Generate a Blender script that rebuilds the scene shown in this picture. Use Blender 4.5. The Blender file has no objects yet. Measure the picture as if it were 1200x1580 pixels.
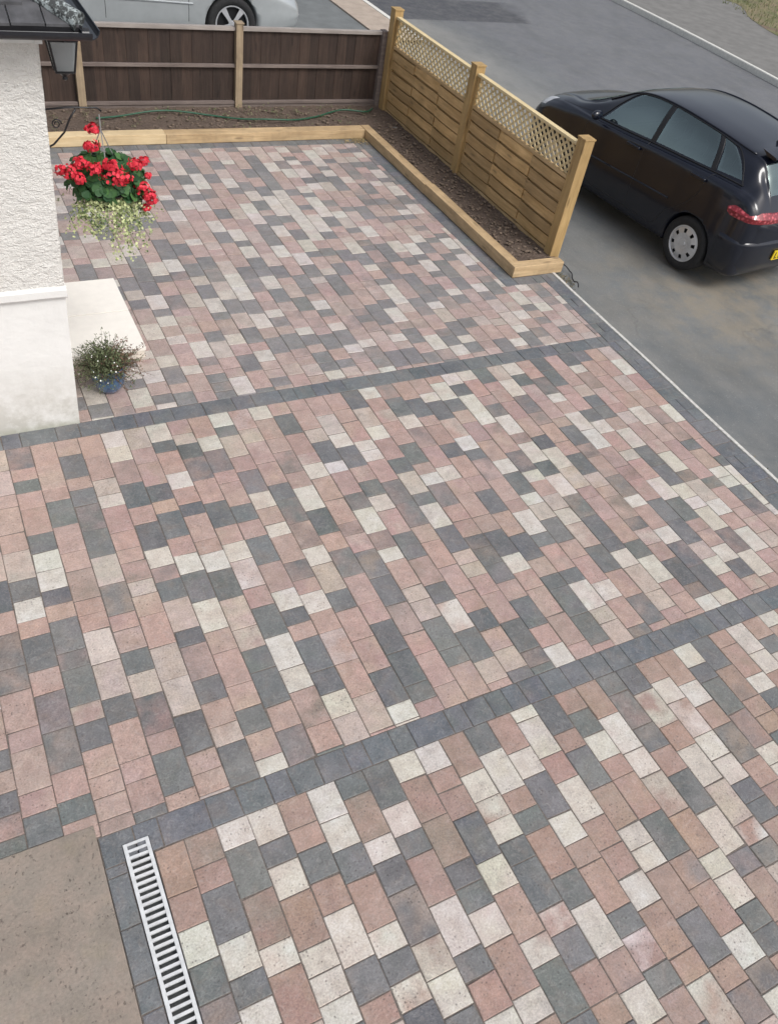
import bpy, bmesh, math, random
from mathutils import Vector, Matrix, noise
R = math.radians
random.seed(7)
S = bpy.context.scene
COL = S.collection

# ------------------------------------------------------------------ camera
H = 4.05
PITCH, ROLL, YAW, F = 0.7687113460427282, 0.20858025593357032, 0.6079917053563593, 1237.52
cy, sy, cp, sp = math.cos(YAW), math.sin(YAW), math.cos(PITCH), math.sin(PITCH)
fwd = Vector((sy*cp, cy*cp, -sp)); right = Vector((cy, -sy, 0)); up = right.cross(fwd)
c_, s_ = math.cos(ROLL), math.sin(ROLL)
r2 = c_*right + s_*up; u2 = -s_*right + c_*up
cam = bpy.data.cameras.new('camera'); cam_ob = bpy.data.objects.new('camera', cam); COL.objects.link(cam_ob)
M = Matrix((( r2.x, u2.x, -fwd.x, 0), (r2.y, u2.y, -fwd.y, 0), (r2.z, u2.z, -fwd.z, H), (0, 0, 0, 1)))
cam_ob.matrix_world = M
cam.sensor_fit = 'VERTICAL'; cam.sensor_height = 36; cam.sensor_width = 36
cam.lens = F/1580*36; cam.clip_start = 0.05; cam.clip_end = 500
S.camera = cam_ob

# ------------------------------------------------------------------ light
SUN_EL, SUN_AZ = 50, 158      # azimuth measured clockwise from +Y
w = bpy.data.worlds.new('World'); S.world = w; w.use_nodes = True
nt = w.node_tree; bg = nt.nodes['Background']
sky = nt.nodes.new('ShaderNodeTexSky'); sky.sky_type = 'NISHITA'; sky.sun_disc = False
sky.sun_elevation = R(SUN_EL); sky.sun_rotation = R(SUN_AZ)
sky.air_density = 1.0; sky.dust_density = 4.0; sky.ozone_density = 1.0
hs = nt.nodes.new('ShaderNodeHueSaturation'); hs.inputs['Saturation'].default_value = 0.42
nt.links.new(sky.outputs[0], hs.inputs['Color']); nt.links.new(hs.outputs[0], bg.inputs[0])
bg.inputs[1].default_value = 0.13
sl = bpy.data.lights.new('sun', 'SUN'); sl.energy = 1.3; sl.angle = R(22); sl.color = (1, .985, .965)
so = bpy.data.objects.new('sun', sl); COL.objects.link(so)
az, el = R(SUN_AZ), R(SUN_EL)
sd = Vector((math.sin(az)*math.cos(el), math.cos(az)*math.cos(el), math.sin(el)))
so.rotation_euler = sd.to_track_quat('Z', 'Y').to_euler()
S.view_settings.view_transform = 'Standard'; S.view_settings.look = 'None'
S.view_settings.exposure = 0.28; S.view_settings.gamma = 1

# ------------------------------------------------------------------ helpers
def tag(o, label=None, cat=None, group=None, kind=None):
    if label: o['label'] = label
    if cat: o['category'] = cat
    if group: o['group'] = group
    if kind: o['kind'] = kind
    return o

def empty(name, loc=(0, 0, 0), rz=0):
    o = bpy.data.objects.new(name, None); COL.objects.link(o)
    o.location = loc; o.rotation_euler = (0, 0, rz); o.empty_display_size = .1
    return o

def obj(name, bm, mats, parent=None, smooth=False, local=True):
    """link a bmesh as one object; vertices are given in the parent's space"""
    me = bpy.data.meshes.new(name); bmesh.ops.recalc_face_normals(bm, faces=bm.faces)
    bm.to_mesh(me); bm.free()
    for m in (mats if isinstance(mats, (list, tuple)) else [mats]): me.materials.append(m)
    if smooth:
        for p in me.polygons: p.use_smooth = True
    o = bpy.data.objects.new(name, me); COL.objects.link(o)
    if parent is not None: o.parent = parent
    return o

def box(bm, lo, hi, bev=0, rot=None, mat=0):
    cx = [(a+b)/2 for a, b in zip(lo, hi)]; d = [b-a for a, b in zip(lo, hi)]
    r = bmesh.ops.create_cube(bm, size=1)
    vs = r['verts']
    for v in vs: v.co = Vector((v.co.x*d[0], v.co.y*d[1], v.co.z*d[2]))
    fs = list({f for v in vs for f in v.link_faces})
    if bev:
        es = list({e for v in vs for e in v.link_edges})
        g = bmesh.ops.bevel(bm, geom=es, offset=bev, segments=2, affect='EDGES', profile=.6)
        vs = list({v for f in g['faces'] for v in f.verts} | {v for v in vs if v.is_valid})
        fs = list({f for v in vs for f in v.link_faces})
    for f in fs: f.material_index = mat
    for v in vs:
        co = v.co
        if rot is not None: co = rot @ co
        v.co = co + Vector(cx)
    return vs

def tube(bm, pts, rad, n=8, cap=True):
    pts = [Vector(p) for p in pts]; rings = []
    rr = rad if isinstance(rad, (list, tuple)) else [rad]*len(pts)
    prev = None
    for i, p in enumerate(pts):
        t = (pts[min(i+1, len(pts)-1)] - pts[max(i-1, 0)]).normalized()
        a = prev if prev is not None else (Vector((0, 0, 1)) if abs(t.z) < .9 else Vector((1, 0, 0)))
        a = (a - t*a.dot(t)).normalized(); b = t.cross(a); prev = a
        rings.append([bm.verts.new(p + (a*math.cos(2*math.pi*k/n) + b*math.sin(2*math.pi*k/n))*rr[i]) for k in range(n)])
    for i in range(len(rings)-1):
        for k in range(n):
            bm.faces.new((rings[i][k], rings[i][(k+1) % n], rings[i+1][(k+1) % n], rings[i+1][k]))
    if cap:
        bm.faces.new(rings[0]); bm.faces.new(rings[-1][::-1])

def lathe(bm, prof, n=32, axis='Z', org=(0, 0, 0), close=False):
    org = Vector(org); rings = []
    for r, h in prof:
        ring = []
        for k in range(n):
            a = 2*math.pi*k/n
            if axis == 'Z': c = Vector((r*math.cos(a), r*math.sin(a), h))
            else: c = Vector((r*math.cos(a), h, r*math.sin(a)))      # axis Y
            ring.append(bm.verts.new(c+org))
        rings.append(ring)
    for i in range(len(rings)-1):
        for k in range(n):
            bm.faces.new((rings[i][k], rings[i][(k+1) % n], rings[i+1][(k+1) % n], rings[i+1][k]))
    if prof[0][0] > 1e-4 and close: bm.faces.new(rings[0])
    if prof[-1][0] > 1e-4 and close: bm.faces.new(rings[-1][::-1])

def sheet(bm, pts, z):
    return bm.faces.new([bm.verts.new((x, y, z)) for x, y in pts])

# ------------------------------------------------------------------ materials
class NT:
    def __init__(s, name):
        s.m = bpy.data.materials.new(name); s.m.use_nodes = True; s.t = s.m.node_tree
        s.b = s.t.nodes['Principled BSDF']
    def n(s, typ, **kw):
        x = s.t.nodes.new(typ)
        for k, v in kw.items():
            if k.startswith('i_'): x.inputs[k[2:].replace('_', ' ')].default_value = v
            else: setattr(x, k, v)
        return x
    def l(s, a, b): s.t.links.new(a, b)
    def coord(s, kind='Object', scale=None):
        c = s.n('ShaderNodeTexCoord').outputs[kind]
        if scale:
            mp = s.n('ShaderNodeMapping'); mp.inputs['Scale'].default_value = scale; s.l(c, mp.inputs[0]); c = mp.outputs[0]
        return c
    def noise(s, vec, scale, detail=4, rough=.55, lo=0, hi=1, dist=0):
        x = s.n('ShaderNodeTexNoise'); x.inputs['Scale'].default_value = scale; x.inputs['Detail'].default_value = detail
        x.inputs['Roughness'].default_value = rough; x.inputs['Distortion'].default_value = dist
        s.l(vec, x.inputs['Vector'])
        return s.ramp(x.outputs[0], lo, hi)
    def ramp(s, v, lo, hi, a=0., b=1.):
        r = s.n('ShaderNodeMapRange', clamp=True); r.inputs[1].default_value = lo; r.inputs[2].default_value = hi
        r.inputs[3].default_value = a; r.inputs[4].default_value = b
        s.l(v, r.inputs[0]); return r.outputs[0]
    def mix(s, f, a, b, mode='MIX'):
        x = s.n('ShaderNodeMix', data_type='RGBA', blend_type=mode)
        for i, v in ((0, f), (6, a), (7, b)):
            if isinstance(v, (int, float)): x.inputs[i].default_value = v
            elif isinstance(v, (tuple, list)): x.inputs[i].default_value = (*v[:3], 1)
            else: s.l(v, x.inputs[i])
        return x.outputs[2]
    def math(s, op, a, b=0.):
        x = s.n('ShaderNodeMath', operation=op)
        for i, v in ((0, a), (1, b)):
            if isinstance(v, (int, float)): x.inputs[i].default_value = v
            else: s.l(v, x.inputs[i])
        return x.outputs[0]
    def bump(s, h, strength=.3, dist=.01, prev=None):
        x = s.n('ShaderNodeBump'); x.inputs['Strength'].default_value = strength; x.inputs['Distance'].default_value = dist
        s.l(h, x.inputs['Height'])
        if prev: s.l(prev, x.inputs['Normal'])
        s.l(x.outputs[0], s.b.inputs['Normal']); return x.outputs[0]
    def out(s, col=None, rough=None, **kw):
        if col is not None:
            if isinstance(col, tuple): s.b.inputs['Base Color'].default_value = (*col, 1)
            else: s.l(col, s.b.inputs['Base Color'])
        if rough is not None:
            if isinstance(rough, (int, float)): s.b.inputs['Roughness'].default_value = rough
            else: s.l(rough, s.b.inputs['Roughness'])
        for k, v in kw.items(): s.b.inputs[k.replace('_', ' ')].default_value = v
        return s.m

def simple(name, col, rough=.6, var=.15, scale=20, bump=.1, **kw):
    t = NT(name); c = t.coord()
    n = t.noise(c, scale, 5, .6, .3, .7)
    t.bump(n, bump, .003)
    return t.out(t.mix(n, tuple(x*(1-var) for x in col), tuple(min(1, x*(1+var)) for x in col)), rough, **kw)

def mat_blocks():
    t = NT('block_paving_concrete'); c = t.coord()
    A = t.n('ShaderNodeAttribute', attribute_name='colA').outputs['Color']
    B = t.n('ShaderNodeAttribute', attribute_name='colB').outputs['Color']
    n1 = t.noise(c, 5.5, 3, .5, .36, .64)
    col = t.mix(n1, A, B)
    # rust and charcoal clouding inside the blocks
    cl = t.noise(c, 13, 5, .65, .30, .72, .5)
    col = t.mix(.50, col, t.mix(cl, (.33, .325, .32), (.66, .655, .65)), 'OVERLAY')
    ru = t.noise(c, 8.3, 5, .7, .50, .74, .8)
    col = t.mix(t.math('MULTIPLY', ru, .30), col, (.26, .185, .135))
    dk = t.noise(c, 10.7, 5, .7, .54, .76, .6)
    col = t.mix(t.math('MULTIPLY', dk, .30), col, (.135, .135, .138))
    g = t.noise(c, 95, 4, .8, .3, .7)                       # aggregate
    col = t.mix(.62, col, t.mix(g, (.26, .255, .25), (.78, .77, .75)), 'OVERLAY')
    st = t.noise(c, 1.6, 5, .65, .40, .75)                  # dusty bloom left by jointing sand
    col = t.mix(t.math('MULTIPLY', st, .18), col, (.50, .47, .45))
    sm = t.noise(c, 26, 6, .75, .50, .80, 1.8)              # scuffs and brushed-in dust
    col = t.mix(t.math('MULTIPLY', sm, .38), col, (.52, .50, .48))
    v = t.n('ShaderNodeTexVoronoi', feature='F1'); v.inputs['Scale'].default_value = 58; t.l(c, v.inputs['Vector'])
    sel = t.n('ShaderNodeSeparateColor'); t.l(v.outputs['Color'], sel.inputs[0])
    pit = t.math('MULTIPLY', t.ramp(v.outputs['Distance'], .14, .34, 1, 0), t.ramp(sel.outputs[0], .50, .66))
    pit = t.math('MULTIPLY', pit, t.noise(c, 4.5, 3, .6, .38, .6))
    col = t.mix(t.math('MULTIPLY', pit, .62), col, (.085, .072, .065))
    h = t.math('SUBTRACT', t.math('ADD', g, t.math('MULTIPLY', cl, .8)), t.math('MULTIPLY', pit, 1.4))
    t.bump(h, .5, .003)
    return t.out(col, t.ramp(g, 0, 1, .50, .72))

def mat_render(name, base, strokes=True, dirt=None):
    t = NT(name); c = t.coord()
    n = t.noise(c, 5, 5, .6, .3, .7)
    col = t.mix(n, tuple(x*.93 for x in base), base)
    if dirt:                                              # green-grey splash staining near the foot
        sep = t.n('ShaderNodeSeparateXYZ'); t.l(c, sep.inputs[0])
        lo = t.ramp(sep.outputs[2], 0.02, .62, 1, 0)
        f = t.math('MULTIPLY', t.math('POWER', lo, .9), t.noise(c, 5, 6, .72, .32, .56))
        col = t.mix(t.math('MULTIPLY', f, .72), col, dirt)
        edge = t.ramp(sep.outputs[2], 0.0, .06, 1, 0)
        col = t.mix(t.math('MULTIPLY', edge, .5), col, (.30, .31, .22))
    if strokes:
        mp = t.n('ShaderNodeMapping'); mp.inputs['Rotation'].default_value = (0, R(35), 0); mp.inputs['Scale'].default_value = (1.0, 1, 1.9); t.l(c, mp.inputs[0])
        a = t.noise(mp.outputs[0], 16, 6, .62, .25, .75, .9)
        b = t.noise(c, 75, 4, .7, .2, .8)
        v = t.n('ShaderNodeTexVoronoi'); v.inputs['Scale'].default_value = 85; t.l(c, v.inputs['Vector'])
        sp = t.noise(c, 3.5, 5, .7, .58, .80)
        col = t.mix(t.math('MULTIPLY', sp, .35), col, (.42, .37, .22))
        col = t.mix(t.math('MULTIPLY', t.ramp(a, 0, .35, 1, 0), .22), col, (.45, .43, .38))
        t.bump(t.math('ADD', t.math('ADD', a, t.math('MULTIPLY', b, .5)), t.math('MULTIPLY', t.ramp(v.outputs['Distance'], 0, .5, 1, 0), .35)), .8, .014)
    else:
        t.bump(t.noise(c, 14, 4, .5, .3, .7), .25, .008)
    return t.out(col, .9)

def mat_wood(name, c1, c2, grain='X', scale=1, dirt=.0, knots=True, boards=False):
    t = NT(name)
    sc = {'X': (.6, 9, 9), 'Y': (9, .6, 9), 'Z': (9, 9, .6)}[grain]
    c0 = t.coord(); c = t.coord('Object', sc)
    oi = t.n('ShaderNodeObjectInfo').outputs['Random']
    add = t.n('ShaderNodeVectorMath', operation='ADD'); t.l(c, add.inputs[0]); t.l(oi, add.inputs[1])
    n = t.noise(add.outputs[0], 3*scale, 6, .65, .3, .7, .6)
    col = t.mix(n, c1, c2)
    big = t.noise(c0, 3, 3, .5, .35, .65)
    col = t.mix(t.math('MULTIPLY', big, .35), col, tuple(x*.72 for x in c1))
    if knots:
        v = t.n('ShaderNodeTexVoronoi'); v.inputs['Scale'].default_value = 1.0
        sk = {'X': (2.2, 9, 9), 'Y': (9, 2.2, 9), 'Z': (9, 9, 2.2)}[grain]
        t.l(t.coord('Object', sk), v.inputs['Vector'])
        t_k = t.ramp(v.outputs['Distance'], .07, .16, 1, 0)
        col = t.mix(t.math('MULTIPLY', t_k, .6), col, tuple(x*.35 for x in c1))
    if boards:
        tn = t.n('ShaderNodeAttribute', attribute_name='tint').outputs['Fac']
        col = t.mix(1.0, col, t.mix(tn, (.70, .68, .66), (1.22, 1.17, 1.08)), 'MULTIPLY')
    if dirt:
        col = t.mix(t.math('MULTIPLY', t.noise(c0, 8, 5, .7, .45, .75), dirt), col, (.10, .08, .06))
    t.bump(n, .3, .004)
    return t.out(col, .75)

def mat_road():
    t = NT('asphalt'); c = t.coord()
    big = t.noise(c, .45, 5, .6, .35, .65)
    col = t.mix(big, (.128, .139, .144), (.192, .203, .206))
    sep = t.n('ShaderNodeSeparateXYZ'); t.l(c, sep.inputs[0])
    X, Y = sep.outputs[0], sep.outputs[1]
    wob = t.noise(c, .8, 4, .6, .2, .8)
    Xw = t.math('ADD', X, t.math('MULTIPLY', wob, .8))
    # worn paler wheel strip and the older darker lane beyond it
    strip = t.math('MULTIPLY', t.ramp(Xw, 8.2, 8.9), t.ramp(Xw, 9.4, 10.4, 1, 0))
    strip = t.math('MULTIPLY', strip, t.ramp(Y, 8.5, 11))
    col = t.mix(t.math('MULTIPLY', strip, .75), col, (.265, .258, .24))
    lane = t.ramp(Xw, 9.8, 11)
    col = t.mix(t.math('MULTIPLY', lane, .6), col, (.135, .135, .152))
    # brown silt along the drive edging and behind the car
    silt = t.math('MULTIPLY', t.noise(c, 1.6, 6, .7, .45, .72), t.ramp(X, 5.8, 7.2, 1, .05))
    col = t.mix(t.math('MULTIPLY', silt, .5), col, (.27, .255, .23))
    # brown stained patch under the tail of the black car
    ds = t.n('ShaderNodeVectorMath', operation='DISTANCE'); t.l(c, ds.inputs[0]); ds.inputs[1].default_value = (7.9, 5.3, -.05)
    st = t.math('MULTIPLY', t.ramp(ds.outputs['Value'], .7, 2.2, 1, 0), t.noise(c, 2.4, 6, .7, .36, .58))
    col = t.mix(t.math('MULTIPLY', st, .8), col, (.28, .24, .18))
    # newly patched dark rectangle across the road
    px = t.math('MULTIPLY', t.ramp(X, 8.55, 8.60), t.ramp(Xw, 12.3, 12.6, 1, 0))
    py = t.math('MULTIPLY', t.ramp(Y, 15.70, 15.76), t.ramp(Y, 17.2, 17.3, 1, 0))
    col = t.mix(t.math('MULTIPLY', t.math('MULTIPLY', px, py), 1.0), col, (.060, .062, .072))
    g = t.noise(c, 120, 4, .7, .25, .75)
    col = t.mix(.7, col, t.mix(g, (.30, .30, .30), (.72, .72, .72)), 'OVERLAY')
    m = t.noise(c, 5, 7, .75, .40, .68)
    col = t.mix(t.math('MULTIPLY', m, .35), col, (.235, .23, .215))
    m2 = t.noise(t.coord('Object', (1.0, .45, 1)), 2.3, 6, .7, .45, .7)
    col = t.mix(t.math('MULTIPLY', m2, .4), col, (.095, .10, .10))
    chip = t.n('ShaderNodeTexVoronoi'); chip.inputs['Scale'].default_value = 38; t.l(c, chip.inputs['Vector'])
    cs = t.n('ShaderNodeSeparateColor'); t.l(chip.outputs['Color'], cs.inputs[0])
    cf = t.math('MULTIPLY', t.ramp(chip.outputs['Distance'], .15, .35, 1, 0), t.ramp(cs.outputs[0], .7, .8))
    col = t.mix(t.math('MULTIPLY', cf, .35), col, (.34, .33, .31))
    v = t.n('ShaderNodeTexVoronoi', feature='DISTANCE_TO_EDGE'); v.inputs['Scale'].default_value = .55
    cw = t.n('ShaderNodeTexNoise'); cw.inputs['Scale'].default_value = 2.5; cw.inputs['Detail'].default_value = 5; t.l(c, cw.inputs['Vector'])
    av = t.n('ShaderNodeVectorMath', operation='MULTIPLY_ADD'); t.l(cw.outputs['Color'], av.inputs[0]); av.inputs[1].default_value = (.9, .9, .9); t.l(c, av.inputs[2])
    t.l(av.outputs[0], v.inputs['Vector'])
    crack = t.math('MULTIPLY', t.ramp(v.outputs['Distance'], .004, .014, 1, 0), t.noise(c, .6, 2, .5, .5, .62))
    col = t.mix(t.math('MULTIPLY', crack, .18), col, (.05, .05, .05))
    t.bump(g, .5, .005)
    return t.out(col, .75)

M_BLOCK = mat_blocks()
M_ROAD = mat_road()
M_JOINT = simple('jointing_sand', (.15, .128, .112), .95, .4, 90, .3)
M_ROUGH = mat_render('rough_cast_render', (.82, .80, .755))
M_PLINTH = mat_render('smooth_white_plinth', (.79, .785, .76), False, (.37, .355, .30))
M_WHITE = simple('white_painted_board', (.78, .78, .76), .5, .05)
M_STEP = simple('cream_step_slab', (.84, .80, .735), .7, .04, 12, .15)
M_GREEN_WOOD = mat_wood('treated_pine_planks', (.42, .280, .130), (.66, .475, .255), 'Y')
M_BOARD = mat_wood('treated_pine_lapped_boards', (.42, .270, .115), (.70, .495, .255), 'Y', 1, .18, True, True)
M_LATH = mat_wood('treated_pine_laths', (.62, .49, .27), (.78, .64, .38), 'Z', 1, 0, False)
M_POST = mat_wood('treated_pine_post', (.34, .215, .085), (.54, .37, .165), 'Z')
M_OLDPOST = mat_wood('weathered_fence_post', (.27, .20, .13), (.42, .33, .22), 'Z', 1, .3)
M_SLEEP_X = mat_wood('sleeper_oak_x', (.42, .285, .15), (.68, .50, .29), 'X', 1, .30)
M_SLEEP_Y = mat_wood('sleeper_oak_y', (.42, .285, .15), (.68, .50, .29), 'Y', 1, .30)
M_SLEEP_P = mat_wood('sleeper_pale', (.62, .46, .26), (.80, .64, .40), 'X', 1, .15)
M_DARKFENCE = mat_wood('brown_stained_boards', (.026, .018, .016), (.058, .041, .037), 'Z', 1, 0, False)
M_DARKBOARD = mat_wood('brown_stained_featheredge', (.030, .019, .015), (.070, .045, .036), 'Z', 1, .10, True, True)
M_RAIL = mat_wood('weathered_grey_rail', (.13, .10, .09), (.26, .215, .19), 'X', 1, 0, False)
M_CAPRAIL = mat_wood('grey_capping_rail', (.26, .23, .21), (.40, .36, .33), 'X', 1, 0, False)

def mat_soil():
    t = NT('bed_soil'); c = t.coord()
    n = t.noise(c, 30, 6, .75, .3, .7)
    col = t.mix(n, (.080, .056, .042), (.21, .155, .12))
    s = t.noise(c, 90, 4, .7, .62, .78)
    col = t.mix(t.math('MULTIPLY', s, .6), col, (.32, .27, .2))
    t.bump(t.math('ADD', n, s), .8, .02)
    return t.out(col, .95)
M_SOIL = mat_soil()

def mat_patio():
    t = NT('sandstone_slab'); c = t.coord()
    n = t.noise(c, 3, 6, .65, .32, .68)
    col = t.mix(n, (.228, .193, .160), (.312, .274, .234))
    n2 = t.noise(c, 6, 6, .7, .42, .62)
    col = t.mix(t.math('MULTIPLY', n2, .5), col, (.31, .235, .19))
    n3 = t.noise(c, 5, 4, .6, .55, .75)
    col = t.mix(t.math('MULTIPLY', n3, .3), col, (.30, .25, .16))
    f = t.noise(c, 70, 5, .75, .3, .7)
    col = t.mix(.4, col, t.mix(f, (.3, .3, .3), (.7, .7, .7)), 'OVERLAY')
    v = t.n('ShaderNodeTexVoronoi'); v.inputs['Scale'].default_value = 34; t.l(t.coord('Object', (1, 1.7, 1)), v.inputs['Vector'])
    se = t.n('ShaderNodeSeparateColor'); t.l(v.outputs['Color'], se.inputs[0])
    pn = t.noise(t.coord('Object', (1.3, .8, 1)), 46, 3, .55, .60, .68)
    pc = t.noise(c, 4.2, 4, .6, .42, .56)
    pit = t.math('MAXIMUM', t.math('MULTIPLY', pn, pc), t.math('MULTIPLY', t.math('MULTIPLY', t.ramp(v.outputs['Distance'], .08, .22, 1, 0), t.ramp(se.outputs[1], .72, .8)), .7))
    col = t.mix(t.math('MULTIPLY', pit, .7), col, (.07, .055, .045))
    t.bump(t.math('SUBTRACT', f, pit), .5, .003)
    return t.out(col, .8)
M_PATIO = mat_patio()
M_KERB = simple('concrete_edging', (.58, .56, .52), .85, .25, 30, .3)
M_FKERB = simple('kerb_concrete', (.66, .65, .60), .85, .12, 20, .3)
M_PAVE = simple('far_footway_asphalt', (.185, .180, .170), .9, .16, 4, .3)
M_TAN = simple('tan_footway_slabs', (.40, .33, .27), .9, .15, 5, .3)
M_DRIVE2 = simple('grey_hardstanding', (.155, .165, .165), .9, .15, 3, .3)
M_BLACKIRON = simple('black_iron', (.012, .012, .014), .4, .2)

def leafmat(name, a, b, rough=.55):
    t = NT(name)
    at = t.n('ShaderNodeAttribute', attribute_name='tint').outputs['Fac']
    t.out(t.mix(at, a, b), rough)
    t.b.inputs['Specular IOR Level'].default_value = .3
    return t.m

# ------------------------------------------------------------------ block paving
PINK = [(.405, .282, .245), (.385, .272, .243), (.425, .302, .266), (.355, .252, .225), (.415, .296, .262)]
RED = [(.345, .232, .190), (.360, .246, .202), (.322, .218, .182), (.375, .260, .215), (.310, .214, .182)]
CREAM = [(.545, .500, .450), (.57, .53, .485), (.52, .475, .42), (.59, .56, .525)]
PALE = [(.445, .365, .325), (.46, .38, .335), (.425, .35, .31), (.47, .40, .36)]
GREY = [(.128, .135, .141), (.148, .154, .158), (.112, .118, .126), (.165, .168, .172), (.125, .138, .138)]
BAND = [(.110, .125, .143), (.127, .141, .158), (.097, .111, .128), (.132, .144, .154)]
BROWN = [(.245, .192, .172), (.262, .202, .176), (.23, .19, .178)]
jit = lambda c, a=.05: tuple(max(0, x*(1+random.uniform(-a, a))) for x in c)
def tone(code, near):
    a, b = tone_(code, near)
    if near is None:       # the far bay is mixed a little paler and mauver
        mv = lambda c: tuple(x*.80+y*.20 for x, y in zip(c, (.42, .375, .38)))
        a, b = mv(a), mv(b)
    return a, b
def tone_(code, near):
    P = RED if near else PINK
    if code == 'R': a = random.choice(P); return jit(a), jit(random.choice(P))
    if code == 'W': a = random.choice(CREAM); return jit(a, .04), jit(random.choice(CREAM), .04)
    if code == 'G': a = random.choice(GREY); return jit(a), jit(random.choice(GREY))
    if code == 'B': return jit(random.choice(BROWN)), jit(random.choice(GREY + P))     # brown blending to grey
    if code == 'L': return jit(random.choice(PALE)), jit(random.choice(PALE if random.random() < .6 else P))
    if code == 'M': return jit(random.choice(CREAM)), jit(random.choice(P))            # cream flushed with red
    if code == 'D': return jit(random.choice(BAND)), jit(random.choice(BAND))
def rnd_tone():
    return random.choices('RWGBL', (.38, .17, .26, .10, .09))[0]

def clip(poly, a, b):
    """keep the part of poly left of the line a->b"""
    out = []; n = len(poly)
    sd = lambda p: (b[0]-a[0])*(p[1]-a[1]) - (b[1]-a[1])*(p[0]-a[0])
    for i in range(n):
        p, q = poly[i], poly[(i+1) % n]; sp_, sq = sd(p), sd(q)
        if sp_ >= 0: out.append(p)
        if (sp_ >= 0) != (sq >= 0):
            t = sp_/(sp_-sq); out.append((p[0]+(q[0]-p[0])*t, p[1]+(q[1]-p[1])*t))
    return out
def area(p): return .5*sum(p[i][0]*p[(i+1) % len(p)][1]-p[(i+1) % len(p)][0]*p[i][1] for i in range(len(p)))
def inset(poly, d):
    """offset a convex ccw polygon inwards"""
    out = []; n = len(poly)
    for i in range(n):
        p0, p1, p2 = Vector(poly[i-1]), Vector(poly[i]), Vector(poly[(i+1) % n])
        e1 = (p1-p0).normalized(); e2 = (p2-p1).normalized()
        n1 = Vector((-e1.y, e1.x)); n2 = Vector((-e2.y, e2.x))
        k = 1 + n1.dot(n2)
        if k < .2: k = .2
        out.append(tuple(p1 + (n1+n2)*d/k))
    return out

pav = bmesh.new()
cA = pav.loops.layers.float_color.new('colA'); cB = pav.loops.layers.float_color.new('colB')
def block(poly, code, near=False, clips=()):
    for a, b in clips:
        poly = clip(poly, a, b)
        if len(poly) < 3: return
    # drop doubled points
    q = []
    for p in poly:
        if not q or (Vector(p)-Vector(q[-1])).length > .004: q.append(p)
    if len(q) > 2 and (Vector(q[0])-Vector(q[-1])).length < .004: q.pop()
    if len(q) < 3 or area(q) < .0012: return
    a, b = tone(code, near)
    g = random.uniform(.0010, .0021)
    o = inset(q, g)
    if area(o) <= 0: return
    # tumbled: corners knocked a little
    o = [(x+random.uniform(-.0015, .0015), y+random.uniform(-.0015, .0015)) for x, y in o]
    if random.random() < .16:
        k_ = random.randrange(len(o)); cx_ = sum(p[0] for p in o)/len(o); cy_ = sum(p[1] for p in o)/len(o); f_ = random.uniform(.03, .08)
        o[k_] = (o[k_][0]+(cx_-o[k_][0])*f_, o[k_][1]+(cy_-o[k_][1])*f_)
    i1 = inset(o, .0016); i2 = inset(o, .0042)
    if area(i2) <= 0: return
    z = random.uniform(-.0022, .0022); tx, ty = random.uniform(-.011, .011), random.uniform(-.011, .011)
    cx = sum(p[0] for p in o)/len(o); cyy = sum(p[1] for p in o)/len(o)
    Z = lambda p, h: h+z+(p[0]-cx)*tx+(p[1]-cyy)*ty
    r0 = [pav.verts.new((p[0], p[1], -.03)) for p in o]
    r1 = [pav.verts.new((p[0], p[1], Z(p, -.006))) for p in o]
    r2_ = [pav.verts.new((p[0], p[1], Z(p, -.0018))) for p in i1]
    r3 = [pav.verts.new((p[0], p[1], Z(p, 0))) for p in i2]
    fs = [pav.faces.new(r3)]
    n = len(o)
    for lo, hi in ((r0, r1), (r1, r2_), (r2_, r3)):
        for k in range(n): fs.append(pav.faces.new((lo[k], lo[(k+1) % n], hi[(k+1) % n], hi[k])))
    for f in fs:
        for l in f.loops: l[cA] = (*a, 1); l[cB] = (*b, 1)
rect = lambda x0, y0, x1, y1: [(x0, y0), (x1, y0), (x1, y1), (x0, y1)]

BORD_IN = ((5.655, 6.30), (5.36, 0.2))       # inner line of the dark edge course
KERB_IN = ((5.825, 6.45), (5.655, -0.3))
def lerp_line(L, y):
    (x0, y0), (x1, y1) = L; return x0+(x1-x0)*(y-y0)/(y1-y0)
bl = [BORD_IN[1], BORD_IN[0]]
left_of_border = (BORD_IN[1], BORD_IN[0])    # going up, left side = drive

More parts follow.
